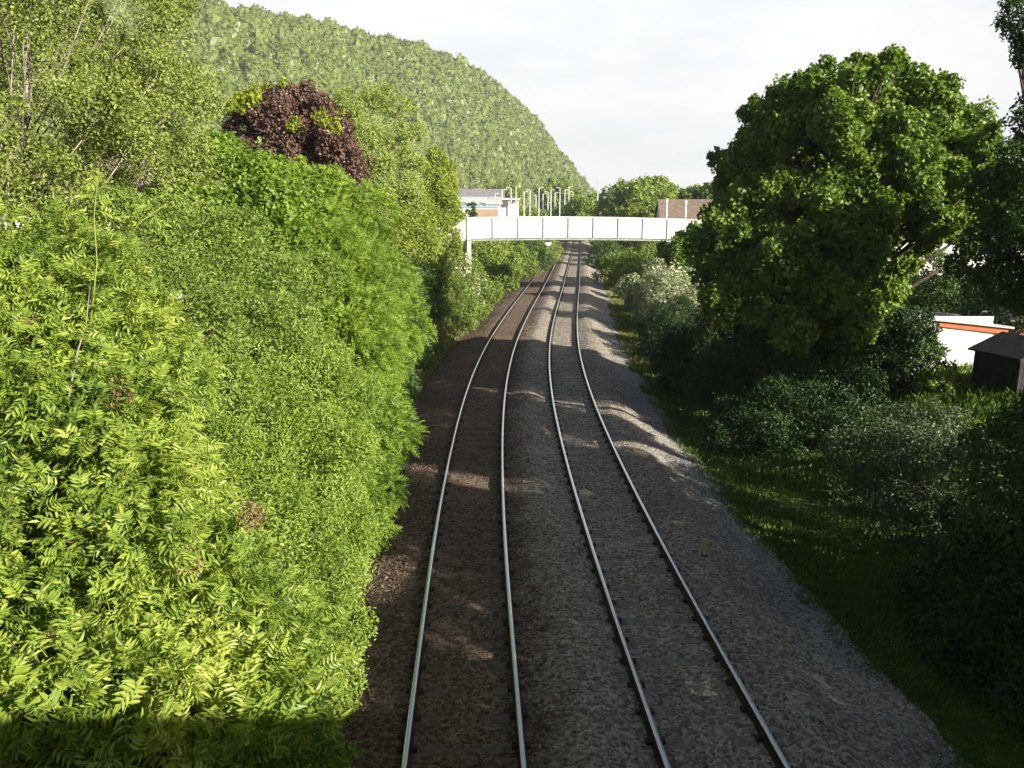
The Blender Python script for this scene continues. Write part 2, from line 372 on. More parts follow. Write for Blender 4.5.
# ground height in track coordinates; rail tops are z = 0
def ground_z(u, v):
    kr = np.array([0, 4.2, 5.4, 7.5, 9.5, 12, 16, 24, 60, 400, 3000.]); zr = np.array([-.30, -.55, -.72, -.70, -.35, .5, 1.2, 1.7, 2.2, 2.5, 2.5])
    klft = np.array([0, 3.6, 4.6, 5.5, 8, 10, 16, 60, 400, 3000.]); zl = np.array([-.30, -.5, -.55, -.2, 1.3, 2.3, 2.8, 2.8, 2.8, 2.8])
    z = np.where(u > 0, np.interp(u, kr, zr), np.interp(-u, klft, zl))
    far = np.clip((v - 130) / 150, 0, 1)     # the cutting runs out beyond the footbridge
    z = z * (1 - far) + np.where(np.abs(u) > 5, .2, z) * far
    amp = np.clip((np.abs(u) - 4.5) / 6, 0, 1)
    return z + amp * (.10 * fbm(u, v, .45, 1) + .03 * fbm(u, v, 2.1, 2))
def grid_mesh(name, us, vs_, zf, mats, midx=None, smooth=True):
    U, Vv = np.meshgrid(us, vs_); X, Y = uv(U, Vv); Z = zf(U, Vv)
    P = np.stack([X, Y, Z], -1).reshape(-1, 3); nu = len(us); nv = len(vs_)
    i = np.arange(nv - 1)[:, None] * nu + np.arange(nu - 1)[None]; i = i.reshape(-1)
    Q = np.stack([i, i + 1, i + nu + 1, i + nu], 1)
    me = mesh_np(name, P, Q, smooth, None if midx is None else midx(U, Vv)); return me

# ground
m_ground, nt_, out_ = newmat('verge_grass')
tcn = N(nt_, 'ShaderNodeTexCoord')
na = N(nt_, 'ShaderNodeTexNoise', Scale=.5, Detail=7.0, Roughness=.65); L(nt_, tcn.outputs['Object'], na.inputs['Vector'])
ra = N(nt_, 'ShaderNodeValToRGB'); el = ra.color_ramp.elements; el[0].position = .3; el[0].color = (.045, .065, .015, 1); el[1].position = .7; el[1].color = (.12, .17, .03, 1)
x_ = el.new(.52); x_.color = (.055, .09, .015, 1)
L(nt_, na.outputs['Fac'], ra.inputs[0]); pb = N(nt_, 'ShaderNodeBsdfPrincipled', Roughness=.95); pb.inputs['Specular IOR Level'].default_value = .1
L(nt_, ra.outputs[0], pb.inputs['Base Color'])
nb = N(nt_, 'ShaderNodeTexNoise', Scale=14, Detail=5.0); L(nt_, tcn.outputs['Object'], nb.inputs['Vector'])
bb = N(nt_, 'ShaderNodeBump', Strength=.8, Distance=.08); L(nt_, nb.outputs['Fac'], bb.inputs['Height']); L(nt_, bb.outputs[0], pb.inputs['Normal'])
L(nt_, pb.outputs[0], out_.inputs[0])
us = np.concatenate([-np.geomspace(2800, 16, 26), np.linspace(-15, 15, 91)[0:], np.geomspace(16, 2800, 26)])
vv = np.concatenate([np.linspace(-60, -5, 25), np.arange(-4, 60, .4), np.arange(60, 200, 1.5), np.geomspace(201, 2500, 40)])
tag(link('ground', grid_mesh('ground', us, vv, ground_z, None), m_ground), kind='structure')

# ballast
def ballast_all():
    m, nt, out = newmat('track_ballast'); tcn = N(nt, 'ShaderNodeTexCoord')
    v = N(nt, 'ShaderNodeTexVoronoi', Scale=19.0); L(nt, tcn.outputs['Object'], v.inputs['Vector'])
    bw = N(nt, 'ShaderNodeSeparateColor'); L(nt, v.outputs['Color'], bw.inputs[0])
    def ramp(cols, src):
        r = N(nt, 'ShaderNodeValToRGB'); el = r.color_ramp.elements; el[0].color = c4(cols[0]); el[1].color = c4(cols[-1])
        for i, c in enumerate(cols[1:-1]): x = el.new((i + 1) / (len(cols) - 1)); x.color = c4(c)
        L(nt, src, r.inputs[0]); return r.outputs[0]
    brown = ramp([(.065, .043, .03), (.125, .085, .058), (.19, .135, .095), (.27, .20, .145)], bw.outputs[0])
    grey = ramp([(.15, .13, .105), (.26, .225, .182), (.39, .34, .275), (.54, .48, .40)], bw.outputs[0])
    cess = ramp([(.17, .155, .14), (.28, .26, .235), (.38, .355, .32), (.50, .47, .43)], bw.outputs[0])
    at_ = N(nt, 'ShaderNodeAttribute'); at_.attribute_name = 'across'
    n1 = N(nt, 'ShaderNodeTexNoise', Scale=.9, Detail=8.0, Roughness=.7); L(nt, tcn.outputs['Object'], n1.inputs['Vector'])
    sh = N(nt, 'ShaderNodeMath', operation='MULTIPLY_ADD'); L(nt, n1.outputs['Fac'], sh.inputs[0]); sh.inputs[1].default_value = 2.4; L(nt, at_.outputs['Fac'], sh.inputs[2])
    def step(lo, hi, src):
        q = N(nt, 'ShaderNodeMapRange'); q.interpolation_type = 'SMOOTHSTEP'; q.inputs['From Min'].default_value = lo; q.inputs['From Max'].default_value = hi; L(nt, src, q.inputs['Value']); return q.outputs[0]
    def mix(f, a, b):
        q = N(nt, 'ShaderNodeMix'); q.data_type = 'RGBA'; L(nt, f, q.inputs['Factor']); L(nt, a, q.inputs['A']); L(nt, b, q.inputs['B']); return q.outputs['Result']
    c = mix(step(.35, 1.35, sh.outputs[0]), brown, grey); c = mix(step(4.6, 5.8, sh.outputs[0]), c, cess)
    n2 = N(nt, 'ShaderNodeTexNoise', Scale=.35, Detail=7.0, Roughness=.68); L(nt, tcn.outputs['Object'], n2.inputs['Vector'])
    st = N(nt, 'ShaderNodeMapRange'); st.inputs['From Min'].default_value = .35; st.inputs['From Max'].default_value = .68; st.inputs['To Min'].default_value = .72; st.inputs['To Max'].default_value = 1.12; L(nt, n2.outputs['Fac'], st.inputs['Value'])
    hs = N(nt, 'ShaderNodeHueSaturation'); L(nt, c, hs.inputs['Color']); L(nt, st.outputs[0], hs.inputs['Value'])
    p = N(nt, 'ShaderNodeBsdfPrincipled', Roughness=0.92); p.inputs['Specular IOR Level'].default_value = 0.2
    L(nt, hs.outputs[0], p.inputs['Base Color'])
    b = N(nt, 'ShaderNodeBump', Strength=0.8, Distance=0.03); L(nt, v.outputs['Distance'], b.inputs['Height']); b.invert = True
    L(nt, b.outputs[0], p.inputs['Normal']); L(nt, p.outputs[0], out.inputs[0]); return m
def ballast_z(u, v):
    k = np.array([-5.2, -4.4, -3.4, -2.9, -2.55, -2.2, -1.655, -1.1, -.75, -.35, 0, .35, .75, 1.1, 1.655, 2.2, 2.55, 2.9, 3.3, 3.9, 4.6, 5.0, 5.6])
    z = np.array([-.70, -.50, -.20, -.12, -.13, -.165, -.155, -.165, -.14, -.04, .02, -.03, -.14, -.165, -.15, -.165, -.12, -.05, -.08, -.34, -.52, -.60, -.80])
    r = np.interp(u, k, z)
    r = r - .012 - .012 * np.cos(2 * math.pi * (v - 6.8) / .65) * np.clip(1 - (np.abs(np.abs(u) - 1.655) - 1.05) * 4, 0, 1) * (v < 75)
    return r + .009 * fbm(u, v, 3.1, 5) + .022 * np.clip(np.abs(np.abs(u) - 1.655) - .9, 0, 1) * fbm(u, v, 1.1, 6)
bu = np.arange(-5.2, 5.62, .12); bv = np.concatenate([np.arange(-12, 48, .13), np.arange(48, 75, .216), np.arange(75, 220, 1.0), np.geomspace(221, 900, 30)])
me_ = grid_mesh('ballast', bu, bv, ballast_z, None)
at_ = me_.attributes.new('across', 'FLOAT', 'POINT'); at_.data.foreach_set('value', np.tile(bu, len(bv)).astype(np.float32))
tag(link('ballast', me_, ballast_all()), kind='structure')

# loose stones standing proud of the ballast
rng = np.random.default_rng(3); n = 17000
sv = 6 + 45 * rng.random(n) ** 1.4; su = rng.uniform(-4.6, 5.4, n)
k_ = (np.abs(np.abs(su - 0) - 1.655) < .85) & (rng.random(n) < .35) ; su = su[~k_]; sv = sv[~k_]; n = len(su)
railclear = (np.abs(np.abs(np.abs(su) - 1.655) - GAUGE / 2) > .09); su = su[railclear]; sv = sv[railclear]; n = len(su)
X, Y = uv(su, sv); Z = ballast_z(su, sv); sz = rng.uniform(.014, .034, (n, 1, 1))
base_ = np.array([(-1, -.8, -.5), (1, -.9, -.5), (.9, 1, -.5), (-.8, .9, -.5), (-.6, -.6, .6), (.6, -.5, .7), (.5, .6, .55), (-.55, .5, .65)])
Vs = base_[None] * (1 + rng.normal(size=(n, 8, 3)) * .22); an = rng.uniform(0, 6.28, n); ca, sa = np.cos(an)[:, None], np.sin(an)[:, None]
Vs = np.stack([Vs[..., 0] * ca - Vs[..., 1] * sa, Vs[..., 0] * sa + Vs[..., 1] * ca, Vs[..., 2] * .75], -1) * sz + np.stack([X, Y, Z + .008], 1)[:, None]
fq = np.array([(0, 3, 2, 1), (4, 5, 6, 7), (0, 1, 5, 4), (1, 2, 6, 5), (2, 3, 7, 6), (3, 0, 4, 7)])
Qs = (np.arange(n)[:, None, None] * 8 + fq[None]).reshape(-1, 4)
mi = np.repeat(np.where(su + rng.normal(size=n) * .3 < -.4, 0, np.where(su + rng.normal(size=n) * .3 < 3.9, 1, 2)), 6)
def stone_mat(name, cols):
    m, nt, out = newmat(name); g = N(nt, 'ShaderNodeNewGeometry'); r = N(nt, 'ShaderNodeValToRGB'); el = r.color_ramp.elements
    el[0].color = c4(cols[0]); el[1].color = c4(cols[-1])
    for i, c in enumerate(cols[1:-1]): x = el.new((i + 1) / (len(cols) - 1)); x.color = c4(c)
    L(nt, g.outputs['Random Per Island'], r.inputs[0]); p = N(nt, 'ShaderNodeBsdfPrincipled', Roughness=.9); p.inputs['Specular IOR Level'].default_value = .2
    L(nt, r.outputs[0], p.inputs['Base Color']); L(nt, p.outputs[0], out.inputs[0]); return m
st = link('loose_stones', mesh_np('loose_stones', Vs.reshape(-1, 3), Qs, False, mi),
          [stone_mat('rust_stone', [(.08, .055, .04), (.14, .10, .07), (.24, .17, .125)]), stone_mat('grey_stone', [(.14, .125, .11), (.24, .21, .185), (.46, .42, .37)]), stone_mat('pale_stone', [(.16, .15, .14), (.25, .24, .225), (.46, .44, .42)])])
tag(st, 'loose crushed stones lying on the ballast of both tracks', 'ballast stones', kind='stuff')

# ------------------------------------------------------------------ tracks
def steel_side():
    return noise_mat('rusty_rail', (.035, .022, .017), (.075, .045, .032), 5, .85, .2, 40)
def steel_top():
    m, nt, out = newmat('polished_rail_head'); p = N(nt, 'ShaderNodeBsdfPrincipled', Metallic=.9, Roughness=.27)
    p.inputs['Base Color'].default_value = (.80, .82, .86, 1); L(nt, p.outputs[0], out.inputs[0]); return m
M['railside'] = steel_side(); M['railtop'] = steel_top()
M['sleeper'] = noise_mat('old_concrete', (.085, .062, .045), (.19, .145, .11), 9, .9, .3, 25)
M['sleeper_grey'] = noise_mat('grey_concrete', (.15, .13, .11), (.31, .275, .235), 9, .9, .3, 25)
prof = [(-.070, -.158), (-.070, -.145), (-.012, -.118), (-.009, -.050), (-.036, -.036), (-.036, -.012), (-.028, -.003), (0, 0),
        (.028, -.003), (.036, -.012), (.036, -.036), (.009, -.050), (.012, -.118), (.070, -.145), (.070, -.158)]
def rail(u0, parent):
    ys = np.concatenate([np.arange(-12, 120, .5), np.arange(120, 420, 2.)]); V = []; Q = []; mi = []
    n = len(prof); sgn = 1
    for y in ys:
        for a, z in prof:
            X, Y = uv(np.array(u0 + a), np.array(float(y))); V.append((float(X), float(Y), z))
    for i in range(len(ys) - 1):
        for k in range(n - 1):
            Q.append((i * n + k, i * n + k + 1, (i + 1) * n + k + 1, (i + 1) * n + k)); mi.append(1 if 5 <= k <= 8 else 0)
    me = mesh_np('rail', V, Q, True, mi); return link('rail', me, [M['railside'], M['railtop']], parent)
def sleeper_mb(mb, u0, v):
    X, Y = uv(np.array(u0), np.array(float(v))); g = float((xc(v + 1) - xc(v - 1)) / 2); rz = -math.atan(g)
    L2, W2 = 1.22, .13; zt = -.166
    cs, sn = math.cos(rz), math.sin(rz); P = []
    for a, b, z in ((-L2, -W2, -.3), (L2, -W2, -.3), (L2, W2, -.3), (-L2, W2, -.3), (-L2, -W2 * .8, zt + .012), (-.45, -W2 * .8, zt - .012), (.45, -W2 * .8, zt - .012), (L2, -W2 * .8, zt + .012),
                    (L2, W2 * .8, zt + .012), (.45, W2 * .8, zt - .012), (-.45, W2 * .8, zt - .012), (-L2, W2 * .8, zt + .012)):
        P.append((float(X) + a * cs - b * sn, float(Y) + a * sn + b * cs, z))
    mb.add(P, [(0, 3, 2, 1), (4, 5, 10, 11), (5, 6, 9, 10), (6, 7, 8, 9), (0, 1, 7, 6, 5, 4), (2, 3, 11, 10, 9, 8), (1, 2, 8, 7), (3, 0, 4, 11)])
    for s in (-1, 1):      # rail chairs and clips
        for a in (-.10, .10):
            q = s * GAUGE / 2 + s * .036 + a; cx, cy = float(X) + q * cs, float(Y) + q * sn
            mb.box((cx, cy, zt + .025), (.06, .10, .045), rz, 1)
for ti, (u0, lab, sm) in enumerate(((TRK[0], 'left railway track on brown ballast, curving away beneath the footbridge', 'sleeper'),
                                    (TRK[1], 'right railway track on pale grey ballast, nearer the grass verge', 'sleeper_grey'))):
    X, Y = uv(np.array(u0), np.array(8.)); root = empty('railway_track', (float(X), float(Y), -.16)); tag(root, lab, 'railway track')
    for s in (-1, 1): rail(u0 + s * (GAUGE / 2 + .036), root)
    vlist = np.arange(6.8, 300, .65)
    for k in range(100):
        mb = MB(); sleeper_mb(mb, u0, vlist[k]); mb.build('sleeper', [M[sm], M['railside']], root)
    mb = MB()
    for v in vlist[100:]: sleeper_mb(mb, u0, v)
    for v in np.arange(6.15, -11, -.65): sleeper_mb(mb, u0, v)
    o = mb.build('far_sleepers', [M[sm], M['railside']], root); o['kind'] = 'stuff'

# ------------------------------------------------------------------ grass
def grass(name, label, n, usamp, vsamp, hmin, hmax, mat, seed, kind='stuff', wid=.012):
    rng = np.random.default_rng(seed); u = usamp(rng, n); v = vsamp(rng, n)
    dn = fbm(u, v, 1.3, seed) ; k = rng.random(n) < np.clip(.55 + .5 * dn, .12, 1); u = u[k]; v = v[k]; n = len(u)
    X, Y = uv(u, v); Z = ground_z(u, v) - .02; h = rng.uniform(hmin, hmax, n) * np.clip(1 + .45 * fbm(u, v, .8, seed + 1)[...], .4, 1.8)
    an = rng.uniform(0, 6.28, n); d = np.stack([np.cos(an), np.sin(an), 0 * an], 1); s = np.stack([-np.sin(an), np.cos(an), 0 * an], 1)
    P = np.stack([X, Y, Z], 1); w_ = (wid * (1 + v / 25))[:, None]; hh = h[:, None]; up = np.array([0, 0, 1.])
    lean = rng.uniform(.1, .7, (n, 1))
    V = np.stack([P - s * w_, P + s * w_, P + s * w_ * .6 + up * hh * .6 + d * hh * lean * .3, P + up * hh * .95 + d * hh * lean], 1)
    return tag(link(name, mesh_np(name, V.reshape(-1, 3), np.arange(n * 4).reshape(-1, 4)), mat), label, 'grass', kind=kind)
M['grass'] = leaf_mat('grass_blade', [(.06, .12, .018), (.11, .18, .028), (.17, .23, .045)], .25, patch=.6)
M['drygrass'] = leaf_mat('dry_grass_blade', [(.13, .17, .04), (.22, .24, .07), (.32, .30, .13)], .25, patch=.6)
grass('verge_grass', 'short green grass covering the verge beside the right track', 190000, lambda r, n: 4.75 + 5.7 * r.random(n) ** 1.1, lambda r, n: 6 + 60 * r.random(n) ** 1.5, .06, .17, M['grass'], 21)
grass('far_verge_grass', 'sunlit yellowish grass along the edge of the far ballast', 60000, lambda r, n: 5.0 + 3 * r.random(n), lambda r, n: 38 + 75 * r.random(n), .08, .28, M['drygrass'], 22, wid=.008)
grass('left_bank_grass', 'pale yellowish grass on the left bank below the bushes', 60000, lambda r, n: -4.5 - 4 * r.random(n), lambda r, n: 30 + 90 * r.random(n), .1, .45, M['drygrass'], 23, wid=.008)
grass('right_bank_grass', 'long dark grass on the right bank below the white garage', 70000, lambda r, n: 9 + 8 * r.random(n), lambda r, n: 10 + 26 * r.random(n), .12, .34, M['grass'], 24, wid=.006)
grass('ballast_weeds', 'scattered low weeds along the shoulder of the left track', 2600, lambda r, n: -3.6 - 1.1 * r.random(n), lambda r, n: 8 + 50 * r.random(n), .03, .12, M['grass'], 25)

HAZE = 0.00022
# ------------------------------------------------------------------ wooded hill
def hill_surface(px, f):
    """f: 0 foot, 1 skyline, above 1 the back of the hill; px only names the bearing"""
    bear = (np.asarray(px, float) - 512) / F
    Df = np.interp(px, [-400, -200, 300, 450, 520, 600, 690], [230, 250, 380, 520, 620, 790, 950])
    Ds = np.interp(px, [-400, -200, 210, 300, 430, 500, 560, 600, 690], [500, 520, 650, 680, 750, 790, 840, 880, 985])
    el_ = np.interp(px, [-400, -200, 0, 120, 210, 300, 350, 420, 455, 500, 535, 555, 575, 600, 625, 690],
                    [.245, .27, .268, .256, .236, .216, .206, .189, .172, .138, .098, .066, .036, .012, .002, -.006])
    ff = np.clip(f, 0, 1); D = Df + (Ds - Df) * f
    hs = np.maximum(el_ * Ds + 3.5, 2.5) - 5.0
    prof_ = 1 - (1 - ff) ** 1.45
    z = 3 + (hs - 3) * prof_ - np.clip(f - 1, 0, 10) * 25 * (hs / 160)
    return bear * D, D, z
pxs = np.linspace(-400, 690, 90); fs = np.concatenate([np.linspace(-.05, 1, 26), np.linspace(1.1, 2.2, 8)])
PX, FS = np.meshgrid(pxs, fs); X, Y, Z = hill_surface(PX, FS); Z = np.where(FS < 0, -4, Z) + 3 * fbm(X, Y, .012, 4) * np.clip(FS, 0, 1)
P = np.stack([X, Y, Z], -1).reshape(-1, 3); nu = len(pxs); i = (np.arange(len(fs) - 1)[:, None] * nu + np.arange(nu - 1)[None]).reshape(-1)
M['hillground'] = noise_mat('hill_floor', (.03, .055, .015), (.06, .09, .02), .05, .95)
tag(link('hill', mesh_np('hill', P, np.stack([i, i + 1, i + nu + 1, i + nu], 1), True), M['hillground']), kind='structure')
rng = np.random.default_rng(77); PV = []; 
def crown_proto(seed, nl=200, nb=1):
    r = np.random.default_rng(seed); d = r.normal(size=(nl, 3)); d[:, 2] = np.abs(d[:, 2]) - .25; d /= np.linalg.norm(d, axis=1)[:, None]
    ph = r.uniform(0, 6.28, 6)
    def rad_(d): return 1 + .14 * np.sin(d[:, 0] * 5 + ph[0]) + .14 * np.sin(d[:, 1] * 5 + ph[1]) + .10 * np.sin(d[:, 2] * 6 + ph[2]) + .08 * np.sin((d[:, 0] + d[:, 1]) * 9 + ph[3]) + .07 * np.sin((d[:, 0] - d[:, 2]) * 10 + ph[4])
    p = d * rad_(d)[:, None] * (1 - .10 * r.random((nl, 1)))
    v, q = leaves_simple(p, d, r, .27, ratio=.8, droop=.1, up=.1, rnd=.30)
    na_, nz_ = 13, 8; A, B = np.meshgrid(np.linspace(0, 2 * math.pi, na_ + 1), np.linspace(-.35, 1, nz_ + 1) * math.pi / 2)
    g = np.stack([np.cos(A) * np.cos(B), np.sin(A) * np.cos(B), np.sin(B)], -1).reshape(-1, 3); g = g * (rad_(g) * .93)[:, None]
    i_ = (np.arange(nz_)[:, None] * (na_ + 1) + np.arange(na_)[None]).reshape(-1)
    dome = g[np.stack([i_, i_ + 1, i_ + na_ + 2, i_ + na_ + 1], 1)].reshape(-1, 3)
    return np.concatenate([v, dome])
protos = [crown_proto(s) for s in range(10)]
n = 6200; px_ = rng.uniform(-60, 672, n * 2); f_ = rng.random(n * 2) ** .85 * 1.07
X, Y, Z = hill_surface(px_, f_); wgt = Y / 900 * np.interp(px_, [-60, 120, 672], [.35, .8, 1]); k = rng.random(n * 2) < wgt; X, Y, Z, pxk = X[k][:n], Y[k][:n], Z[k][:n], px_[k][:n]
Z = Z + 3 * fbm(X, Y, .012, 4) * .8
VV = []
for j in range(len(X)):
    r = rng.uniform(3.2, 7.4) * (1.0 if rng.random() > .06 else 1.25) * min(1.0, .55 + max(Z[j], 0) / 60); a = rng.uniform(0, 6.28); c, s = math.cos(a), math.sin(a)
    v = protos[rng.integers(10)]; sc_ = np.array([r, r, r * rng.uniform(.95, 1.5)])
    v = np.stack([v[:, 0] * c - v[:, 1] * s, v[:, 0] * s + v[:, 1] * c, v[:, 2]], 1) * sc_ + np.array([X[j], Y[j], Z[j] + r * .6]); VV.append(v)
VV = np.concatenate(VV)
tag(link('hillside_wood', mesh_np('hillside_wood', VV, np.arange(len(VV)).reshape(-1, 4)), M['hillleaf']),
    'dense green broadleaf wood covering the whole steep hillside', 'wood', kind='stuff')
# low ridge of trees at the far end of the valley
VV = []
for j in range(260):
    y = rng.uniform(900, 1500); x = (rng.uniform(600, 1100) - 512) / F * y; r = rng.uniform(5, 9); v = protos[rng.integers(10)] * r * np.array([1, 1, 1.1]) + np.array([x, y, 3 + (y - 900) * .018 + r * .4]); VV.append(v)
VV = np.concatenate(VV)
tag(link('far_wood', mesh_np('far_wood', VV, np.arange(len(VV)).reshape(-1, 4)), M['hillleaf']), 'distant low line of trees on the horizon right of the hill', 'wood', kind='stuff')

# ------------------------------------------------------------------ footbridge
M['white'] = noise_mat('white_paint', (.72, .72, .70), (.84, .84, .82), 1.2, .5, .05, 12, .3, .6)
M['offwhite'] = noise_mat('stained_white', (.50, .50, .47), (.68, .67, .64), 2.2, .6, .05, 12, .3, .6)
M['rib'] = noise_mat('bridge_rib', (.30, .31, .30), (.42, .42, .41), 4, .6)
M['girder'] = noise_mat('bridge_girder', (.24, .25, .22), (.40, .40, .36), 2.5, .6)
M['galv'] = noise_mat('galvanised', (.45, .46, .46), (.62, .63, .63), 3, .45)
BA = at(467, 219, 66.0); BB = at(740, 222, 68.5)     # top corners of the near parapet
bd = BB - BA; bl = float(np.linalg.norm(bd[:2])); ba = math.atan2(bd[1], bd[0]); bdir = np.array([math.cos(ba), math.sin(ba), 0]); bn = np.array([-bdir[1], bdir[0], 0])
root = empty('footbridge', (BA[0] + bdir[0] * bl / 2, BA[1] + bdir[1] * bl / 2, 4.4)); tag(root, 'long white panelled footbridge crossing above both railway tracks', 'footbridge')
ztop, zbot = 6.25, 4.62
nb = 11; bay = bl / nb
def bp(s, t, z): return np.array([BA[0], BA[1], 0]) + bdir * s + bn * t + np.array([0, 0, z])
def camber(s): return .075 * (1 - ((s - bl * .3) / (bl * .3)) ** 2)
for side in (0, 1):
    t0 = 0 if side == 0 else 2.4
    for k in range(nb):
        s0, s1 = k * bay + .05, (k + 1) * bay - .05; mb = MB(); z0, z1 = camber(s0), camber(s1)
        mb.prism([bp(s0, t0, zbot + z0), bp(s1, t0, zbot + z1), bp(s1, t0, ztop + z1), bp(s0, t0, ztop + z0)], bn * .04)
        mb.build('panel', M['white'], root)
    for k in range(nb + 1):
        s = k * bay; c = camber(s); mb = MB(); o = -.07 if side == 0 else -.01
        mb.box(bp(s, t0 + o + .06, (zbot + ztop) / 2 + c - .08), (.075, .14, ztop - zbot + .16), ba); mb.build('rib', M['rib'], root)
    mb = MB(); mg = MB()
    for k in range(nb):
        s0, s1 = k * bay, (k + 1) * bay; c0, c1 = camber(s0), camber(s1)
        mb.prism([bp(s0, t0 - .09, ztop + .002 + c0), bp(s1, t0 - .09, ztop + .002 + c1), bp(s1, t0 - .09, ztop + .09 + c1), bp(s0, t0 - .09, ztop + .09 + c0)], bn * .2)
        mg.prism([bp(s0, t0 - .11, zbot - .20 + c0), bp(s1, t0 - .11, zbot - .20 + c1), bp(s1, t0 - .11, zbot - .085 + c1), bp(s0, t0 - .11, zbot - .085 + c0)], bn * .24)
    mb.build('handrail', M['white'], root); mg.build('girder', M['girder'], root)
mb = MB(); mb.prism([bp(0, .13, zbot - .15), bp(bl, .13, zbot - .15), bp(bl, .13, zbot - .02), bp(0, .13, zbot - .02)], bn * 2.24); mb.build('deck', M['girder'], root)
for t0 in (.05, 2.35):
    for s in (.15, bl - .4):
        q = bp(s, t0, 0); mb = MB(); mb.box((q[0], q[1], (zbot - .2 + .2) / 2), (.32, .32, zbot - .24 + .4), ba); mb.build('column', M['offwhite'], root)
# approach ramps on the left: parapets stepping down away from the deck
mb = MB()
ar = [(-2.2, -.35), (-4.4, -1.1), (-6.6, -1.9)]
p0 = bp(-.06, 0, 0); prev = (0, 0)
for s, dz in ar:
    a, b = prev; mb.prism([bp(a - .03, 0, zbot - .1 + b), bp(s, 0, zbot - .1 + dz), bp(s, 0, ztop + dz), bp(a - .03, 0, ztop + b)], bn * .05)
    mb.prism([bp(a - .03, 2.4, zbot - .1 + b), bp(s, 2.4, zbot - .1 + dz), bp(s, 2.4, ztop + dz), bp(a - .03, 2.4, ztop + b)], bn * .05)
    mb.prism([bp(a - .03, .06, zbot - .15 + b), bp(s, .06, zbot - .15 + dz), bp(s, .06, zbot - .03 + dz), bp(a - .03, .06, zbot - .03 + b)], bn * 2.3)
    prev = (s, dz)
mb.build('approach_stair', M['offwhite'], root)
for s in (-3.3, -6.4):
    mb = MB()
    for t in (.1, 2.3): q = bp(s, t, 0); mb.box((q[0], q[1], 2.2), (.22, .22, 3.0), ba)
    mb.build('stair_post', M['offwhite'], root)
# small round signal hood hanging under the deck
hp = bp(6.9, .5, zbot - .38); mb = MB(); mb.tube([hp + np.array([0, -.25, 0]), hp + np.array([0, .25, 0])], [.26, .26], 14); mb.build('lamp', M['white'], root)

# ------------------------------------------------------------------ road bridge the photograph is taken from (behind and below the camera)
M['brick'] = noise_mat('parapet_brick', (.20, .10, .07), (.32, .17, .12), 6, .9, .3, 30)
root = empty('road_bridge', (0, -3.5, -.3)); tag(root, 'brick road bridge under the camera, its parapet shading the nearest leaves', 'road bridge')
mb = MB(); mb.box((0, -.20, 5.68), (40, .30, 2.10)); mb.build('parapet', M['brick'], root)
mb = MB(); mb.box((0, -5, 4.6), (40, 8.8, .5)); mb.build('deck', M['brick'], root)
for sx_ in (-1, 1):
    mb = MB(); mb.box((sx_ * 9 + 1, -5, 1.8), (5, 8.6, 5.1)); mb.build('abutment', M['brick'], root)

# ------------------------------------------------------------------ plants, left side
def seeds():
    k = 100
    while True: k += 1; yield k
sg = seeds(); nx_ = lambda: next(sg)
def ground_at(x, y):
    u = x - float(xc(y)); return float(ground_z(np.array(u), np.array(float(y))))
def basep(px, py, t, dx=0, dy=0):
    p = at(px, py, t); x, y = p[0] + dx, p[1] + dy; return (x, y, ground_at(x, y) - .05)
M['russet'] = leaf_mat('russet_head', [(.16, .12, .05), (.26, .18, .08), (.34, .26, .13)], .2)
plant('elder_bush', 'nearest leafy bush with long pointed leaflets, half shaded at the bottom left corner', 'bush', basep(40, 800, 5, -1.4, .3),
      pl([(20, 860, 4.9, .75), (150, 850, 5.0, .75), (262, 800, 5.5, .62), (90, 760, 5.4, .7), (210, 740, 5.9, .68), (285, 712, 6.2, .45), (-60, 800, 5, .8), (30, 980, 5.2, .8), (200, 960, 5.6, .9)], -38),
      'ash_near', nx_(), .07, 'pinnate', .092, 150, shell=.5, clumpy=.2, group=None, stem_name='stem')
plant('ash_sapling', 'yellow-green ash sapling with feathery leaflets along the left edge', 'tree', basep(60, 560, 7, -1.6, .5),
      pl([(120, 640, 6.8, .9), (10, 650, 6.4, .8), (210, 650, 7.2, .75), (285, 640, 7.7, .62), (60, 540, 7.2, .95), (160, 540, 7.8, .85), (20, 430, 7.8, .95), (120, 440, 8.3, .85), (60, 350, 8.8, .85), (150, 365, 9.2, .75), (-50, 560, 7, 1.0), (15, 300, 9, .8), (90, 285, 9.6, .6), (265, 690, 7.2, .5)], -14),
      'ash_near', nx_(), .09, 'pinnate', .088, 120, shell=.5, clumpy=.2,
      extra=[('seed_heads', pl([(70, 530, 6.7, .16), (185, 560, 6.6, .14), (250, 515, 7.3, .14), (55, 640, 6.1, .12), (120, 395, 7.6, .14), (30, 330, 8, .12), (205, 690, 6.3, .12)]), 'russet', 900, .045, 'hex')])
plant('willow_bush', 'dense grey-green bush of small leaves overhanging the left track', 'bush', basep(250, 620, 11, -2.2, .8),
      pl([(285, 620, 10.4, 1.0), (320, 560, 11.2, 1.05), (335, 640, 10.2, .65), (250, 520, 11, 1.2), (330, 480, 12.2, 1.05), (275, 440, 12.2, 1.1), (345, 420, 13.4, .95), (230, 430, 11.6, 1.0), (350, 535, 11.8, .75), (318, 385, 13.4, .9), (300, 700, 10.6, .9), (300, 780, 10.9, 1.1)], -22),
      'willow', nx_(), .10, 'hex', .052, 1350, ratio=.42, shell=.4, clumpy=.45, stem_name='stem')
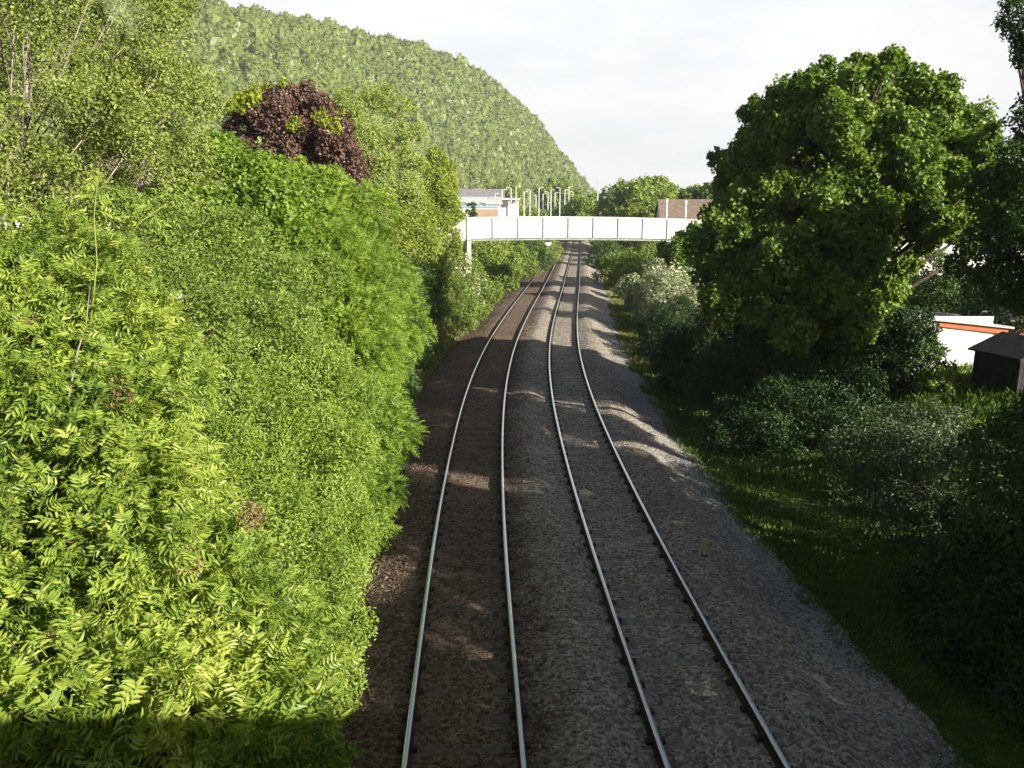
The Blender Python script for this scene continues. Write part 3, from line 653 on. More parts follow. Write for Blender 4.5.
plant('hazel_bush', 'mid green bush between the ash sapling and the willow bush', 'bush', basep(190, 420, 12.5, -2.4, .8),
      pl([(200, 420, 11.6, 1.0), (160, 330, 12, 1.2), (235, 350, 13, 1.2), (190, 270, 13.6, 1.2), (265, 310, 14.4, 1.1), (130, 260, 13.6, 1.1), (285, 365, 13.8, .9)]),
      'olive', nx_(), .11, 'hex', .06, 760, ratio=.5, clumpy=.45, stem_name='stem')
plant('ash_tree', 'bright yellow-green ash leaning over the left track, middle of the left wall of leaves', 'tree', basep(340, 330, 20, -2.8, 1),
      pl([(352, 350, 17.4, 1.35), (374, 318, 19.5, 1.3), (330, 300, 19.5, 1.6), (375, 275, 21.5, 1.5), (330, 245, 22, 1.7), (300, 275, 19, 1.5), (385, 350, 19.5, .95), (372, 395, 18.4, .95), (376, 450, 17.6, .85), (378, 510, 16.8, .7), (360, 430, 17.5, 1.2), (350, 220, 23, 1.3)], -20),
      'ash_green', nx_(), .16, 'pinnate', .085, 118, shell=.45, clumpy=.2)
plant('sycamore_tree', 'fresh bright green round-topped maple in the left wall of leaves', 'tree', basep(240, 260, 20, -2.4, 1),
      pl([(235, 215, 19.5, 1.5), (280, 230, 20.5, 1.4), (205, 245, 18, 1.3), (255, 262, 18.4, 1.4), (300, 215, 22, 1.2), (225, 190, 21, 1.1), (270, 205, 22, 1.1)]),
      'maple', nx_(), .15, 'hex', .115, 300, ratio=.75, clumpy=.65)
plant('birch_tree', 'tall silver birch with pale trunk reaching out of the top left corner', 'tree', basep(-8, 420, 14.5, -.3, .4),
      crown_lobes(at(30, 30, 15.5), (3.2, 3.0, 3.8), 44, .6, nx_(), inner=.95) + pl([(20, 180, 14.8, .8), (75, 120, 15, .7), (60, 200, 14.4, .8), (110, 80, 15.5, .7), (10, 250, 14, .8)]),
      'birch', nx_(), .085, 'hex', .064, 270, ratio=.7, shell=.9, clumpy=.7, bark='birchbark', twigs=4)
plant('birch_tree', 'smaller birch with drooping airy branches right of the tall birch', 'tree', basep(120, 300, 17, -.6, .4),
      pl([(150, 140, 17.5, .8), (185, 110, 18, .6), (200, 85, 18.5, .45), (170, 170, 17, .8), (120, 185, 17, .9), (205, 160, 18, .65), (150, 215, 16.6, .9), (215, 205, 18, .6), (100, 150, 17.4, .7), (185, 215, 17.4, .8), (70, 230, 16, .8)]),
      'birch', nx_(), .05, 'hex', .066, 190, ratio=.7, shell=.9, clumpy=.7, bark='birchbark', twigs=4)
cp = at(292, 150, 33)
plant('copper_maple', 'dark red copper-leaved maple with yellow young tips behind the left wall of leaves', 'tree', (cp[0], cp[1] + .3, 2.6),
      crown_lobes(cp, (2.5, 2.4, 2.5), 34, .68, nx_(), inner=.85) + pl([(345, 170, 32, .9), (238, 150, 32, .8)]), 'copper', nx_(), .2, 'hex', .12, 260, ratio=.8, clumpy=.65,
      extra=[('young_leaves', pl([(300, 165, 29.8, .3), (322, 118, 30.0, .35), (335, 125, 30.2, .3), (255, 98, 30.6, .35), (240, 105, 30.6, .4), (315, 180, 29.8, .3), (243, 100, 32, .5), (262, 92, 31.5, .45), (232, 108, 32, .35), (322, 110, 32.5, .5), (338, 118, 33, .45), (283, 85, 32.5, .25), (268, 170, 30.2, .35), (305, 172, 30.4, .35), (295, 125, 30.5, .3)]), 'yellow', 110, .13, 'hex')])
cp = at(375, 160, 39)
plant('feathery_ash', 'pale feathery ash with whitish branches beside the copper maple', 'tree', (cp[0], cp[1], 2.6),
      pl([(345, 105, 39, .75), (375, 100, 39.5, .8), (400, 108, 40, .65), (360, 130, 38, .9), (395, 140, 39, .9), (372, 165, 38, 1.0), (410, 165, 39.5, .8), (350, 170, 39, .8), (405, 195, 38, 1.0), (380, 205, 37, 1.1), (418, 130, 40, .45)]),
      'feather', nx_(), .2, 'hex', .13, 210, ratio=.45, shell=.8, clumpy=.7, bark='greybark', twigs=5)
cp = at(430, 225, 44)
plant('lime_tree', 'light green tree whose crown meets the left end of the footbridge', 'tree', (cp[0] - 1.2, cp[1], .9),
      pl([(425, 185, 44, 1.3), (440, 205, 43.5, 1.1), (445, 180, 45, .8), (412, 215, 42, 1.5), (438, 235, 42, 1.2), (420, 260, 39, 1.5), (447, 215, 45, .8), (400, 240, 39, 1.6), (437, 160, 46, .6)]),
      'lime', nx_(), .2, 'hex', .14, 210, ratio=.6, clumpy=.6)
plant('hawthorn_bush', 'dark green bush hanging low beside the left rail before the footbridge', 'bush', basep(425, 300, 36, -1.6, 0),
      pl([(420, 300, 34, 1.3), (436, 285, 38, 1.2), (412, 320, 30, 1.2), (440, 305, 40, 1.0), (418, 345, 30, 1.1), (405, 385, 26, 1.0), (395, 425, 23.5, .9), (388, 480, 20.5, .8)], -16),
      'darkmid', nx_(), .1, 'hex', .10, 340, clumpy=.6, stem_name='stem')
plant('elder_bush', 'whitish flowering bush on the left bank just before the footbridge post', 'bush', basep(460, 295, 50, -.6, 0),
      pl([(462, 272, 50, 1.2), (475, 292, 50, 1.2), (455, 295, 46, 1.1), (482, 300, 52, .8), (466, 312, 47, 1.0), (450, 268, 50, .9)]),
      'olive', nx_(), .1, 'hex', .13, 220, clumpy=.6, stem_name='stem', extra=[('blossom', pl([(462, 268, 49.5, 1.1), (474, 288, 49.5, 1.1)]), 'blossom', 22, .14, 'hex')])
plant('bramble_bush', 'low mid green bush at the foot of the left bank, nearest the brown ballast', 'bush', basep(440, 330, 44, -.9, 0),
      pl([(440, 332, 43, .8), (448, 318, 46, .8), (432, 345, 40, .8), (455, 325, 48, .5)], -14, .8), 'olive', nx_(), .06, 'hex', .10, 260, stem_name='stem')
far_l = [(492, 258, 80, 2.4, 'dist', 'left bank bush directly behind the footbridge post'), (512, 262, 88, 2.4, 'olive', 'second bush of the left bank beyond the footbridge'),
         (530, 256, 98, 2.3, 'darkmid', 'third, darker bush of the left bank beyond the footbridge'), (500, 278, 74, 1.3, 'olive', 'low bush on the left bank edge beyond the footbridge'),
         (538, 245, 118, 2.6, 'dist', 'farthest bush of the left bank, above the brown trackside'), (480, 250, 92, 2.6, 'darkmid', 'taller dark bush half hidden behind the footbridge post')]
for a, b, t, r, lf, lab in far_l:
    c = at(a, b, t); plant('bank_bush', lab, 'bush', (c[0] - .5, c[1], ground_at(c[0] - .5, c[1]) - .1),
        [(c + np.array([dx * r, dy * r, dz * r]), r * rr) for dx, dy, dz, rr in ((0, 0, 0, .8), (.7, -.3, -.3, .6), (-.7, .2, .1, .7), (.1, -.5, -.6, .6), (.2, .3, .35, .5), (-.4, -.5, -.5, .6))],
        lf, nx_(), .1, 'hex', .2, 60, ratio=.7, clumpy=.5, stem_name='stem', group='bushes on the left bank beyond the footbridge')

# bright shoots standing out of the ash sapling
def shoot(label, pts, r, mat, sd):
    rng = np.random.default_rng(sd); P = [at(*p) for p in pts]; root = empty('young_shoot', tuple(P[0])); tag(root, label, 'shoot')
    mb = MB(); mb.tube(P, [r * (1 - .7 * i / (len(P) - 1)) for i in range(len(P))], 6); mb.build('stem', M[mat], root, True)
    Q_ = []
    for i in range(14):
        f = .35 + .65 * i / 13; k = f * (len(P) - 1); a = int(min(k, len(P) - 2)); Q_.append(P[a] + (P[a + 1] - P[a]) * (k - a))
    Q_ = np.array(Q_); Nn = unit(rng.normal(size=Q_.shape) * np.array([1, 1, .2]) + np.array([0, 0, .15])); V, Q = leaves_pinnate(Q_, Nn, rng, .085); link('leaves', mesh_np('shoot_leaves', V, Q), M['ash_near'], root)
shoot('bright upright yellow-green shoot standing above the ash sapling', [(90, 330, 8.3), (97, 262, 8.25), (94, 215, 8.3), (99, 168, 8.35)], .009, 'stem', 5)
shoot('slanting grey stem rising through the ash sapling leaves', [(68, 400, 7.5), (78, 350, 7.6), (86, 325, 7.7), (90, 285, 7.8)], .012, 'greybark', 6)
shoot('thin yellow shoot leaning right above the birch foot', [(120, 250, 8.6), (140, 222, 8.6), (165, 205, 8.6)], .010, 'stem', 7)

# ------------------------------------------------------------------ plants, right side
BT = 28.5; BS = BT / 31
c = at(848, 201, BT)
c = at(853, 207, BT)
big = crown_lobes(c, (4.95 * BS, 4.4 * BS, 4.85 * BS), 140, .72 * BS, nx_(), inner=.9) + [(at(a + (8 if a < 780 else 0), b + (12 if b < 150 else 0), t * BS), q * BS * .9) for a, b, t, q in [(733, 270, 30, 1.2), (722, 215, 30, 1.1), (735, 165, 30.5, 1.0), (962, 140, 31, 1.0), (790, 90, 31, 1.0), (935, 90, 31, .9), (870, 72, 31, 1.0), (900, 70, 31, .8), (830, 70, 31, .8),
      (715, 300, 29, 1.0), (790, 320, 28.5, 1.1), (850, 325, 28.8, .9), (765, 118, 31, 1.0), (975, 112, 31, .8), (760, 300, 28.5, 1.0), (715, 245, 30, 1.1), (985, 150, 31, .7), (745, 140, 31, .8), (722, 185, 31, .7), (820, 290, 28, 1.1), (775, 260, 28, 1.1), (705, 275, 30, .8)]]
def pix(p):
    d = np.array(p) - np.array([0, 0, CAM_H]); t = d[1] * CP - d[2] * SP; return 512 + F * d[0] / t, 384 - F * (d[1] * SP + d[2] * CP) / t
big = [l for l in big if not (pix(l[0])[0] > 892 and pix(l[0])[1] > 226)] + pl([(905, 212, 28, .7), (950, 205, 28, .8), (905, 262, 27.5, .45), (945, 232, 28, .32), (925, 245, 27.6, .25), (970, 250, 28, .3), (930, 238, 27.4, .4), (915, 228, 27.6, .4), (965, 235, 27.8, .4)])
rb = np.random.default_rng(909)
for q_ in range(90):      # ragged sprays round the outline
    d = rb.normal(size=3); d /= np.linalg.norm(d); p_ = c + d * np.array([5.3, 4.5, 5.3]) * BS * rb.uniform(.96, 1.07)
    if not (pix(p_)[0] > 880 and pix(p_)[1] > 215) and d[2] > -.75: big.append((p_, rb.uniform(.14, .38)))
plant('field_maple', 'great round-crowned tree dominating the right side, sunlit from the right', 'tree', (c[0] + .4, c[1] + .3, 1.0), big,
      'big', nx_(), .30, 'hex', .15, 230, ratio=.8, shell=.55, clumpy=.8, bark='bark', twigs=2, seg=8, brk=5)
# trees outside the right edge that throw the shade over the near tracks
rt = [((14.7, 22.0), 8.7, 2.0, 3.0, 'dark tree against the right edge, behind the black shed'),
      ((13.8, 17.0), 9.8, 2.1, 3.3, 'narrow tree on the bank outside the frame, beside the shed'),
      ((10.0, 8.8), 7.8, 2.2, 3.0, 'bushy tree on the right bank just outside the frame'),
      ((9.6, 3.8), 6.8, 2.6, 3.2, 'bushy tree on the right bank nearer the road bridge'),
      ((12.4, 13.0), 8.8, 2.4, 3.2, 'round tree just outside the right edge of the frame'),
      ((9.8, -1.2), 6.4, 2.2, 2.8, 'low tree on the right bank at the end of the road bridge'),
      ((10.5, -8.4), 8.2, 2.9, 3.0, 'tree on the right bank behind the road bridge'),
      ((17.5, 4), 9.0, 3.2, 3.6, 'broad tree on the right bank outside the frame')]
for i, ((x, y), ht, R, Rz, lab) in enumerate(rt):
    g0 = ground_at(x, y); cc_ = np.array([x, y, g0 + ht - Rz])
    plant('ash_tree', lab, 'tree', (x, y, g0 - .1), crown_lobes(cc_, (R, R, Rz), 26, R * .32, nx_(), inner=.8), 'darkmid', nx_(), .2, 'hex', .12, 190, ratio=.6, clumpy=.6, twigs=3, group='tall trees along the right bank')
c = at(1090, 30, 19)
plant('ash_tree', 'tree leaning in from outside, only a leafy branch showing at the top right corner', 'tree', (c[0] + .6, c[1], ground_at(c[0], c[1])),
      pl([(1018, 20, 18.5, .45), (1035, 45, 18.6, .5), (1008, 8, 18.4, .25), (1060, 20, 18.7, .8), (1100, 60, 19, 1.2), (1120, -20, 19, 1.3), (1030, 120, 19, .5), (1080, 130, 19, 1.0), (1022, 60, 18.6, .2)]),
      'dark', nx_(), .2, 'hex', .11, 260, ratio=.5, shell=.7, clumpy=.8, twigs=3)
M['dogwood'] = leaf_mat('dogwood_leaf', [(.05, .09, .035), (.09, .13, .06), (.16, .20, .11)], .2)
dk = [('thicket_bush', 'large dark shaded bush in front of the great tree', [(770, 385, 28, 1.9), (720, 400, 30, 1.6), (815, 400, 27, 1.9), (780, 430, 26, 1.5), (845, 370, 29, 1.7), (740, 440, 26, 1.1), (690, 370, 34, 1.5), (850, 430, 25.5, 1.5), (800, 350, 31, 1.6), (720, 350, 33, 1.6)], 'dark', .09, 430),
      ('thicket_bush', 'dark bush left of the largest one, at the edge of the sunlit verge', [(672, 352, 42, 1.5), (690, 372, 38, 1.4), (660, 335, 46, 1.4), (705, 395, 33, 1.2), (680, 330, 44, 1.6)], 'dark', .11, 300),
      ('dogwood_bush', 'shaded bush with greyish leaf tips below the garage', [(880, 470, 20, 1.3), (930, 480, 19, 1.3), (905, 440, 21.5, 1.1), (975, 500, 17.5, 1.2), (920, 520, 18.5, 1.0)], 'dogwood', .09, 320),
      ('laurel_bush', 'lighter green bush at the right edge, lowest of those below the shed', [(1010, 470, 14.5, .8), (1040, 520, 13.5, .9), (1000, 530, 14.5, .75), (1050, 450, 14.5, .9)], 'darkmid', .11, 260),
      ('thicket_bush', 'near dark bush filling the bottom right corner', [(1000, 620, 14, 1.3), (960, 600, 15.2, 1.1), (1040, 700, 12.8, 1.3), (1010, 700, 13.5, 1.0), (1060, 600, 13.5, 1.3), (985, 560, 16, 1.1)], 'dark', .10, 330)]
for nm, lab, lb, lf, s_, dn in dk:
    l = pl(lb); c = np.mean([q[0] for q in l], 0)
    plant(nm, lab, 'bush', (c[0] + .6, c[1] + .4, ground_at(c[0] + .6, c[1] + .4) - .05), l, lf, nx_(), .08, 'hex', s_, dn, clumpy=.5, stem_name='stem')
l = pl([(672, 296, 51, 1.9), (655, 310, 54, 1.4), (695, 312, 49, 1.5), (662, 290, 58, 1.4), (640, 300, 62, 1.3), (690, 290, 54, 1.4)]); c = l[0][0]
plant('elder_bush', 'whitish flowering elder right of the verge, in full sun below the footbridge', 'bush', (c[0] + .5, c[1], ground_at(c[0], c[1])), l, 'grey', nx_(), .12, 'hex', .14, 200, clumpy=.6, stem_name='stem',
      extra=[('blossom', l, 'blossom', 52, .2, 'hex')])
l = pl([(690, 252, 60, 1.7), (672, 262, 61, 1.4), (706, 262, 58, 1.7), (690, 272, 58, 1.5), (662, 270, 63, 1.1)]); c = l[0][0]
plant('sycamore_tree', 'fresh green small tree in front of the right half of the footbridge', 'tree', (c[0], c[1], ground_at(c[0], c[1])), l, 'big', nx_(), .12, 'hex', .2, 120, ratio=.8, clumpy=.7)
far_r = [(620, 268, 82, 2.0, 'dist', 'right bank bush just under the footbridge deck'), (645, 262, 78, 2.2, 'olive', 'second bush under the right part of the footbridge'),
         (606, 254, 105, 2.2, 'darkmid', 'farthest bush right of the tracks, seen under the deck'), (630, 285, 70, 1.1, 'grey', 'small pale bush at the ballast edge below the footbridge'), (632, 250, 112, 2.8, 'darkmid', 'tall dark bush behind the footbridge, right of the tracks')]
for a, b, t, r, lf, lab in far_r:
    c = at(a, b, t); plant('bank_bush', lab, 'bush', (c[0] + .3, c[1], ground_at(c[0] + .3, c[1]) - .1),
        [(c + np.array([dx * r, dy * r, dz * r]), r * rr) for dx, dy, dz, rr in ((0, 0, 0, .8), (.7, -.3, -.3, .6), (-.6, .2, -.2, .6), (.1, -.5, -.6, .6), (.2, .3, .35, .5), (.5, -.5, -.5, .6))],
        lf, nx_(), .1, 'hex', .2, 60, ratio=.7, clumpy=.5, stem_name='stem', group='bushes on the right bank below the footbridge')
# under-storey between the great tree and the houses
us_ = [(912, 322, 26.2, .62, 'dark', 'dark bush hiding the left part of the garage roof'), (925, 272, 33, 1.2, 'darkmid', 'bush hiding the lower wall of the gabled house'), (922, 345, 26.5, .55, 'darkmid', 'sparse bush in front of the white garage wall'), (905, 300, 36, 1.4, 'darkmid', 'dark bush under the great tree, left of the garage'), (960, 290, 36, 1.4, 'dark', 'dark bush above the garage roof'), (1010, 290, 30, 1.3, 'dark', 'dark bush behind the brick pillar at the right edge'),
       (905, 350, 27, 1.05, 'dark', 'dark bush hiding the left end of the garage'), (945, 384, 26, .62, 'olive', 'pale bramble on the bank top below the garage'), (870, 385, 29, 1.2, 'darkmid', 'bush between the great tree and the bramble')]
for a, b, t, r, lf, lab in us_:
    c = at(a, b, t); plant('thicket_bush', lab, 'bush', (c[0], c[1] + .3, ground_at(c[0], c[1] + .3) - .1),
        [(c + np.array([dx * r, dy * r, dz * r]), r * rr) for dx, dy, dz, rr in ((0, 0, 0, .8), (.7, -.1, -.3, .6), (-.7, .2, -.1, .6), (.1, -.3, -.6, .6), (-.5, .1, -.6, .5), (.3, 0, .3, .5))],
        lf, nx_(), .07, 'hex', .12, 200, clumpy=.5, stem_name='stem')

# ------------------------------------------------------------------ trees beyond the footbridge
def far_tree(name, label, px, py, t, rx, rz, lf, n=22, s=.45, dn=18, g=2.3):
    c = at(px, py, t); plant(name, label, 'tree', (c[0], c[1], g), crown_lobes(c, (rx, rx * .9, rz), n, rx * .3, nx_(), inner=.78), lf, nx_(), rx * .045, 'hex', s, dn, ratio=.75, clumpy=.6, twigs=1, group='trees beyond the footbridge')
far_tree('lime_tree', 'large domed green tree standing above the middle of the footbridge', 640, 215, 150, 8.0, 6.6, 'dist', 34)
far_tree('sycamore_tree', 'shorter yellowish tree at the left foot of the domed tree', 632, 224, 138, 3.2, 3.2, 'lime', 14, .35, 26)
far_tree('sycamore_tree', 'smaller tree right of the domed tree beside the brown roof', 672, 214, 160, 4.5, 4.0, 'dist', 16)
far_tree('oak_tree', 'dark tree behind the brown roof, left of the great tree', 700, 205, 130, 4.2, 3.2, 'darkmid', 16)
far_tree('sycamore_tree', 'mid green tree left of the domed tree, below the mast', 588, 218, 190, 6.5, 4.6, 'dist', 18)
far_tree('sycamore_tree', 'low tree above the tracks behind the footbridge, right of the station lamps', 560, 224, 210, 6.0, 4.4, 'darkmid', 18)
far_tree('lime_tree', 'light bush-like tree above the footbridge among the lamps', 530, 222, 190, 4.4, 3.4, 'dist', 16)
far_tree('conifer_tree', 'slim pointed conifer in front of the station building', 472, 213, 120, .9, 2.2, 'darkmid', 10, .25, 60)
far_tree('sycamore_tree', 'pale tree at the hill foot above the station roof', 505, 196, 300, 7, 5, 'dist', 18, .7, 8)
far_tree('sycamore_tree', 'tree at the hill foot left of the mast', 560, 200, 330, 9, 8, 'dist', 18, .8, 7)
far_tree('oak_tree', 'broad tree on the skyline beside the hill tip', 655, 200, 260, 9, 6, 'darkmid', 18, .6, 9)
far_tree('oak_tree', 'low tree on the skyline right of the domed tree', 690, 204, 240, 7, 4.5, 'dist', 16, .6, 9)

# ------------------------------------------------------------------ buildings
M['render_white'] = noise_mat('white_render', (.66, .66, .63), (.80, .80, .77), 1.0, .8, .1, 30)
M['tile_brown'] = noise_mat('brown_tiles', (.15, .11, .09), (.25, .19, .16), 2.0, .85, .3, 8)
M['tile_grey'] = noise_mat('grey_roof', (.17, .17, .18), (.28, .28, .29), 2.0, .8, .3, 8)
M['orange'] = noise_mat('orange_fascia', (.50, .12, .05), (.62, .18, .08), 3, .6)
M['blue'] = noise_mat('blue_fascia', (.28, .42, .55), (.36, .50, .62), 3, .5)
M['orangebrick'] = noise_mat('orange_brick', (.42, .17, .08), (.60, .28, .15), 5, .85, .2, 20)
M['black'] = noise_mat('tarred_boards', (.015, .015, .017), (.035, .034, .036), 5, .8, .4, 10)
M['glass'] = noise_mat('window_glass', (.03, .04, .05), (.06, .075, .09), 2, .08, spec=.6)
M['buff'] = noise_mat('buff_brick', (.38, .27, .17), (.50, .38, .26), 6, .85, .2, 25)
def house(name, label, cat, loc, rz, wd, dp, eave, ridge, wall, roof, windows=(), chimney=False, fascia=None, group=None):
    root = empty(name, loc, rz); tag(root, label, cat, group)
    def loc_part(mb, nm, mat):
        o = mb.build(nm, mat, None); o.parent = root; return o
    mb = MB(); a, b = wd / 2, dp / 2
    mb.add([(-a, -b, -.6), (a, -b, -.6), (a, b, -.6), (-a, b, -.6), (-a, -b, eave), (a, -b, eave), (a, b, eave), (-a, b, eave), (0, -b, ridge), (0, b, ridge)],
           [(0, 1, 5, 8, 4), (3, 7, 9, 6, 2), (1, 2, 6, 5), (0, 4, 7, 3), (4, 8, 9, 7), (5, 6, 9, 8)]); wo_ = loc_part(mb, 'wall', wall)
    mb = MB(); ov = .3; sl = (ridge - eave) / a; th = .14
    for s in (-1, 1):
        mb.prism([(0, -b - ov, ridge + .02), (s * (a + ov), -b - ov, eave - ov * sl + .02), (s * (a + ov), -b - ov, eave - ov * sl + th), (0, -b - ov, ridge + th + .03)], (0, dp + 2 * ov, 0))
    ro = loc_part(mb, 'roof', roof)
    if fascia:
        mb = MB()
        for s in (-1, 1): mb.prism([(0, -b - ov - .03, ridge - .10), (s * (a + ov), -b - ov - .03, eave - ov * sl - .12), (s * (a + ov), -b - ov - .03, eave - ov * sl + th + .02), (0, -b - ov - .03, ridge + th + .05)], (0, .026, 0))
        loc_part(mb, 'fascia', fascia)
    if chimney:
        mb = MB(); mb.box((a * .1, b * .4, ridge + .5), (.8, .6, 1.6)); mb.box((a * .1 - .15, b * .4, ridge + 1.45), (.22, .22, .3)); o = mb.build('chimney', M['orangebrick'], None); o.parent = ro
    for (wx, wz, ww, wh) in windows:
        mb = MB(); y0 = -b - .02
        for dx, dz, sx_, sz_ in ((0, wh / 2, ww + .14, .07), (0, -wh / 2, ww + .2, .09), (-ww / 2, 0, .07, wh - .08), (ww / 2, 0, .07, wh - .08), (0, 0, .05, wh - .08)): mb.box((wx + dx, y0 - .03, wz + dz), (sx_, .09, sz_))
        fr = loc_part(mb, 'window', M['white']); mb = MB(); mb.box((wx, y0 + .004, wz), (ww - .07, .02, wh - .08)); o = mb.build('pane', M['glass'], None); o.parent = fr
    return root
g = at(935, 262, 58)
house('house', 'white gabled house glimpsed through the lower crown of the great tree', 'house', (g[0] - .6, g[1] + 4, 1.7), rad(8), 8.4, 8, 2.2, 4.8, M['render_white'], M['tile_brown'], [(-2, 1.2, 1.2, 1.1), (2, 1.2, 1.2, 1.1)], True)
g = at(1020, 250, 60)
house('house', 'white house at the right edge beyond the gabled one', 'house', (g[0] + 3.0, g[1] + 3, 1.7), rad(4), 9, 8, 2.5, 4.6, M['render_white'], M['tile_grey'], [(-2.5, 1.3, 1.2, 1.0), (2, 1.3, 1.2, 1.0)], False)
g = at(680, 215, 115)
house('house', 'house with broad brown tiled roof behind the right end of the footbridge', 'house', (g[0] + 5.6, g[1] + 6, 2.2), rad(86), 9, 15, 3.2, 6.3, M['render_white'], M['tile_brown'], [], False)
g = at(112, 170, 36)
house('house', 'brown-roofed house almost hidden behind the birches at the left', 'house', (g[0] - 1.5, g[1] + 4, 2.8), rad(-70), 8, 9, 4.2, 6.6, M['render_white'], M['tile_brown'], [(1, 3, 1, 1)], False)
# garage
g = at(962, 352, 29.5); gx, gy = float(g[0]), float(g[1]); gz = ground_at(gx, gy)
root = empty('garage', (gx, gy, gz), rad(0)); tag(root, 'white garage with orange-red fascia at the right edge', 'garage')
gt = float(at(962, 322, 29.5)[2]); W0, W1 = gx - 1.6, gx + 1.45
mb = MB(); mb.add([(W0, gy, gz - .4), (W1, gy, gz - .4), (W1, gy + 3.2, gz - .4), (W0, gy + 3.2, gz - .4), (W0, gy, gt + .12), (W1, gy, gt - .25), (W1, gy + 3.2, gt - .25), (W0, gy + 3.2, gt + .12)],
                  [(0, 1, 5, 4), (1, 2, 6, 5), (2, 3, 7, 6), (3, 0, 4, 7), (4, 5, 6, 7)]); mb.build('wall', M['render_white'], root)
mb = MB()
for k in range(9): mb.box((W0 + 1.5, gy - .012, gz + .1 + k * .215), (2.2, .03, .19))
mb.build('door', M['white'], root, bevel=.008)
mb = MB(); mb.prism([(W0 + .6, gy - .10, gt - .18 + .06), (W1 + .1, gy - .10, gt - .42), (W1 + .1, gy - .10, gt - .20), (W0 + .6, gy - .10, gt + .14)], (0, .07, 0)); mb.build('fascia', M['orange'], root)
mb = MB(); mb.prism([(W0 - .2, gy - .2, gt + .17), (W1 + .25, gy - .2, gt - .2), (W1 + .25, gy - .2, gt - .13), (W0 - .2, gy - .2, gt + .24)], (0, 3.6, 0)); mb.build('roof', M['galv'], root)
mb = MB(); mb.box((W1 - .14, gy - .03, (gz + gt - .45) / 2), (.28, .05, gt - gz - .45)); mb.build('corner_pier', M['buff'], root)
g = at(1016, 336, 30); mb = MB()
root = empty('brick_outhouse', (g[0] + .9, g[1] + 1, ground_at(g[0], g[1]))); tag(root, 'orange brick outhouse cut off by the right edge, next to the garage', 'outhouse')
mb.box((g[0] + .9, g[1] + 1.2, (g[2] + .35 + root.location.z) / 2), (2.4, 2.4, g[2] + .35 - root.location.z + .4)); mb.build('wall', M['orangebrick'], root)
mb = MB(); mb.box((g[0] + .9, g[1] + 1.2, g[2] + .6), (2.7, 2.7, .08)); mb.build('roof', M['tile_grey'], root)
g = at(1012, 365, 25.5); z0 = ground_at(g[0], g[1])
root = empty('garden_shed', (g[0] + .4, g[1], z0), rad(12)); tag(root, 'small black tarred shed at the right edge in front of the garage', 'shed')
hh = float(at(1012, 352, 25.5)[2]) - z0
for nm, mat, mbf in (('wall', 'black', 0), ('roof', 'black', 1), ('door', 'black', 2)):
    mb = MB()
    if mbf == 0:
        mb.add([(-1.1, -.9, -.3), (1.1, -.9, -.3), (1.1, .9, -.3), (-1.1, .9, -.3), (-1.1, -.9, hh), (1.1, -.9, hh), (1.1, .9, hh), (-1.1, .9, hh), (0, -.9, hh + .45), (0, .9, hh + .45)],
               [(0, 1, 5, 8, 4), (3, 7, 9, 6, 2), (1, 2, 6, 5), (0, 4, 7, 3), (4, 8, 9, 7), (5, 6, 9, 8)])
        for k in range(14): mb.box((-1.1 + .08 + k * .157, -.915, hh / 2), (.14, .025, hh * .98))
    elif mbf == 1:
        for s in (-1, 1): mb.prism([(0, -1.05, hh + .47), (s * 1.25, -1.05, hh - .04), (s * 1.25, -1.05, hh + .01), (0, -1.05, hh + .53)], (0, 2.1, 0))
    else: mb.box((.2, -.95, hh * .45), (.75, .04, hh * .85))
    o = mb.build(nm, M[mat], None); o.parent = root
# station building behind the left end of the footbridge
g = at(486, 206, 150); z0 = 1.6
root = empty('station_building', (g[0], g[1] + 5, z0)); tag(root, 'long low white station building with blue band and orange brick panel', 'building')
def pxz(py, t): return float(at(500, py, t)[2])
def pxx(px, t): return float(at(px, 210, t)[0])
yb = float(g[1]); zr, zb, z2 = pxz(196, 150), pxz(204.5, 150), pxz(208, 150)
mb = MB(); mb.box(((pxx(456, 150) + pxx(500, 150)) / 2, yb + 5, (zb + z0 - .5) / 2), (pxx(500, 150) - pxx(456, 150), 10, zb - z0 + .5)); mb.build('wall', M['render_white'], root)
mb = MB(); mb.box(((pxx(472, 150) + pxx(498, 150)) / 2, yb - .06, (z2 + z0) / 2 - .1), (pxx(498, 150) - pxx(472, 150), .1, z2 - z0 - .2)); mb.build('brick_panel', noise_mat('pale_brick', (.36, .22, .16), (.48, .33, .25), 4, .85), root)
mb = MB(); mb.box(((pxx(458, 150) + pxx(498, 150)) / 2, yb - .10, (z2 + zb) / 2), (pxx(498, 150) - pxx(458, 150), .16, (zb - z2) * .8)); mb.build('blue_band', M['blue'], root)
mb = MB(); mb.prism([(pxx(455, 150), yb - .4, zb + .02), (pxx(503, 150), yb - .4, zb + .02), (pxx(500, 150), yb + 4, zr - .2), (pxx(457, 150), yb + 4, zr - .2)], (0, .25, .12)); mb.build('roof', M['galv'], root)
for k in range(4):
    x = pxx(461 + k * 8.5, 150); mb = MB(); mb.box((x, yb - .5, zb + .7), (.5, .5, .5)); mb.tube([(x, yb - .5, zb), (x, yb - .5, zb + .6)], [.1, .1], 8); mb.build('roof_vent', M['white'], root)
g = at(476, 196, 190)
house('hall', 'large dark grey roofed hall behind the station building', 'hall', (g[0], g[1] + 8, 2.0), rad(90), 16, 13, 6.5, 10.2, M['render_white'], M['tile_grey'])
g = at(509, 208, 160)
root = empty('platform_shelter', (g[0], g[1], 1.8)); tag(root, 'small white flat-roofed shelter right of the station building', 'shelter')
zt = pxz(199, 160); mb = MB(); mb.box((g[0], g[1] + 1, zt), (4.4, 2.6, .3)); mb.build('roof', M['white'], root)
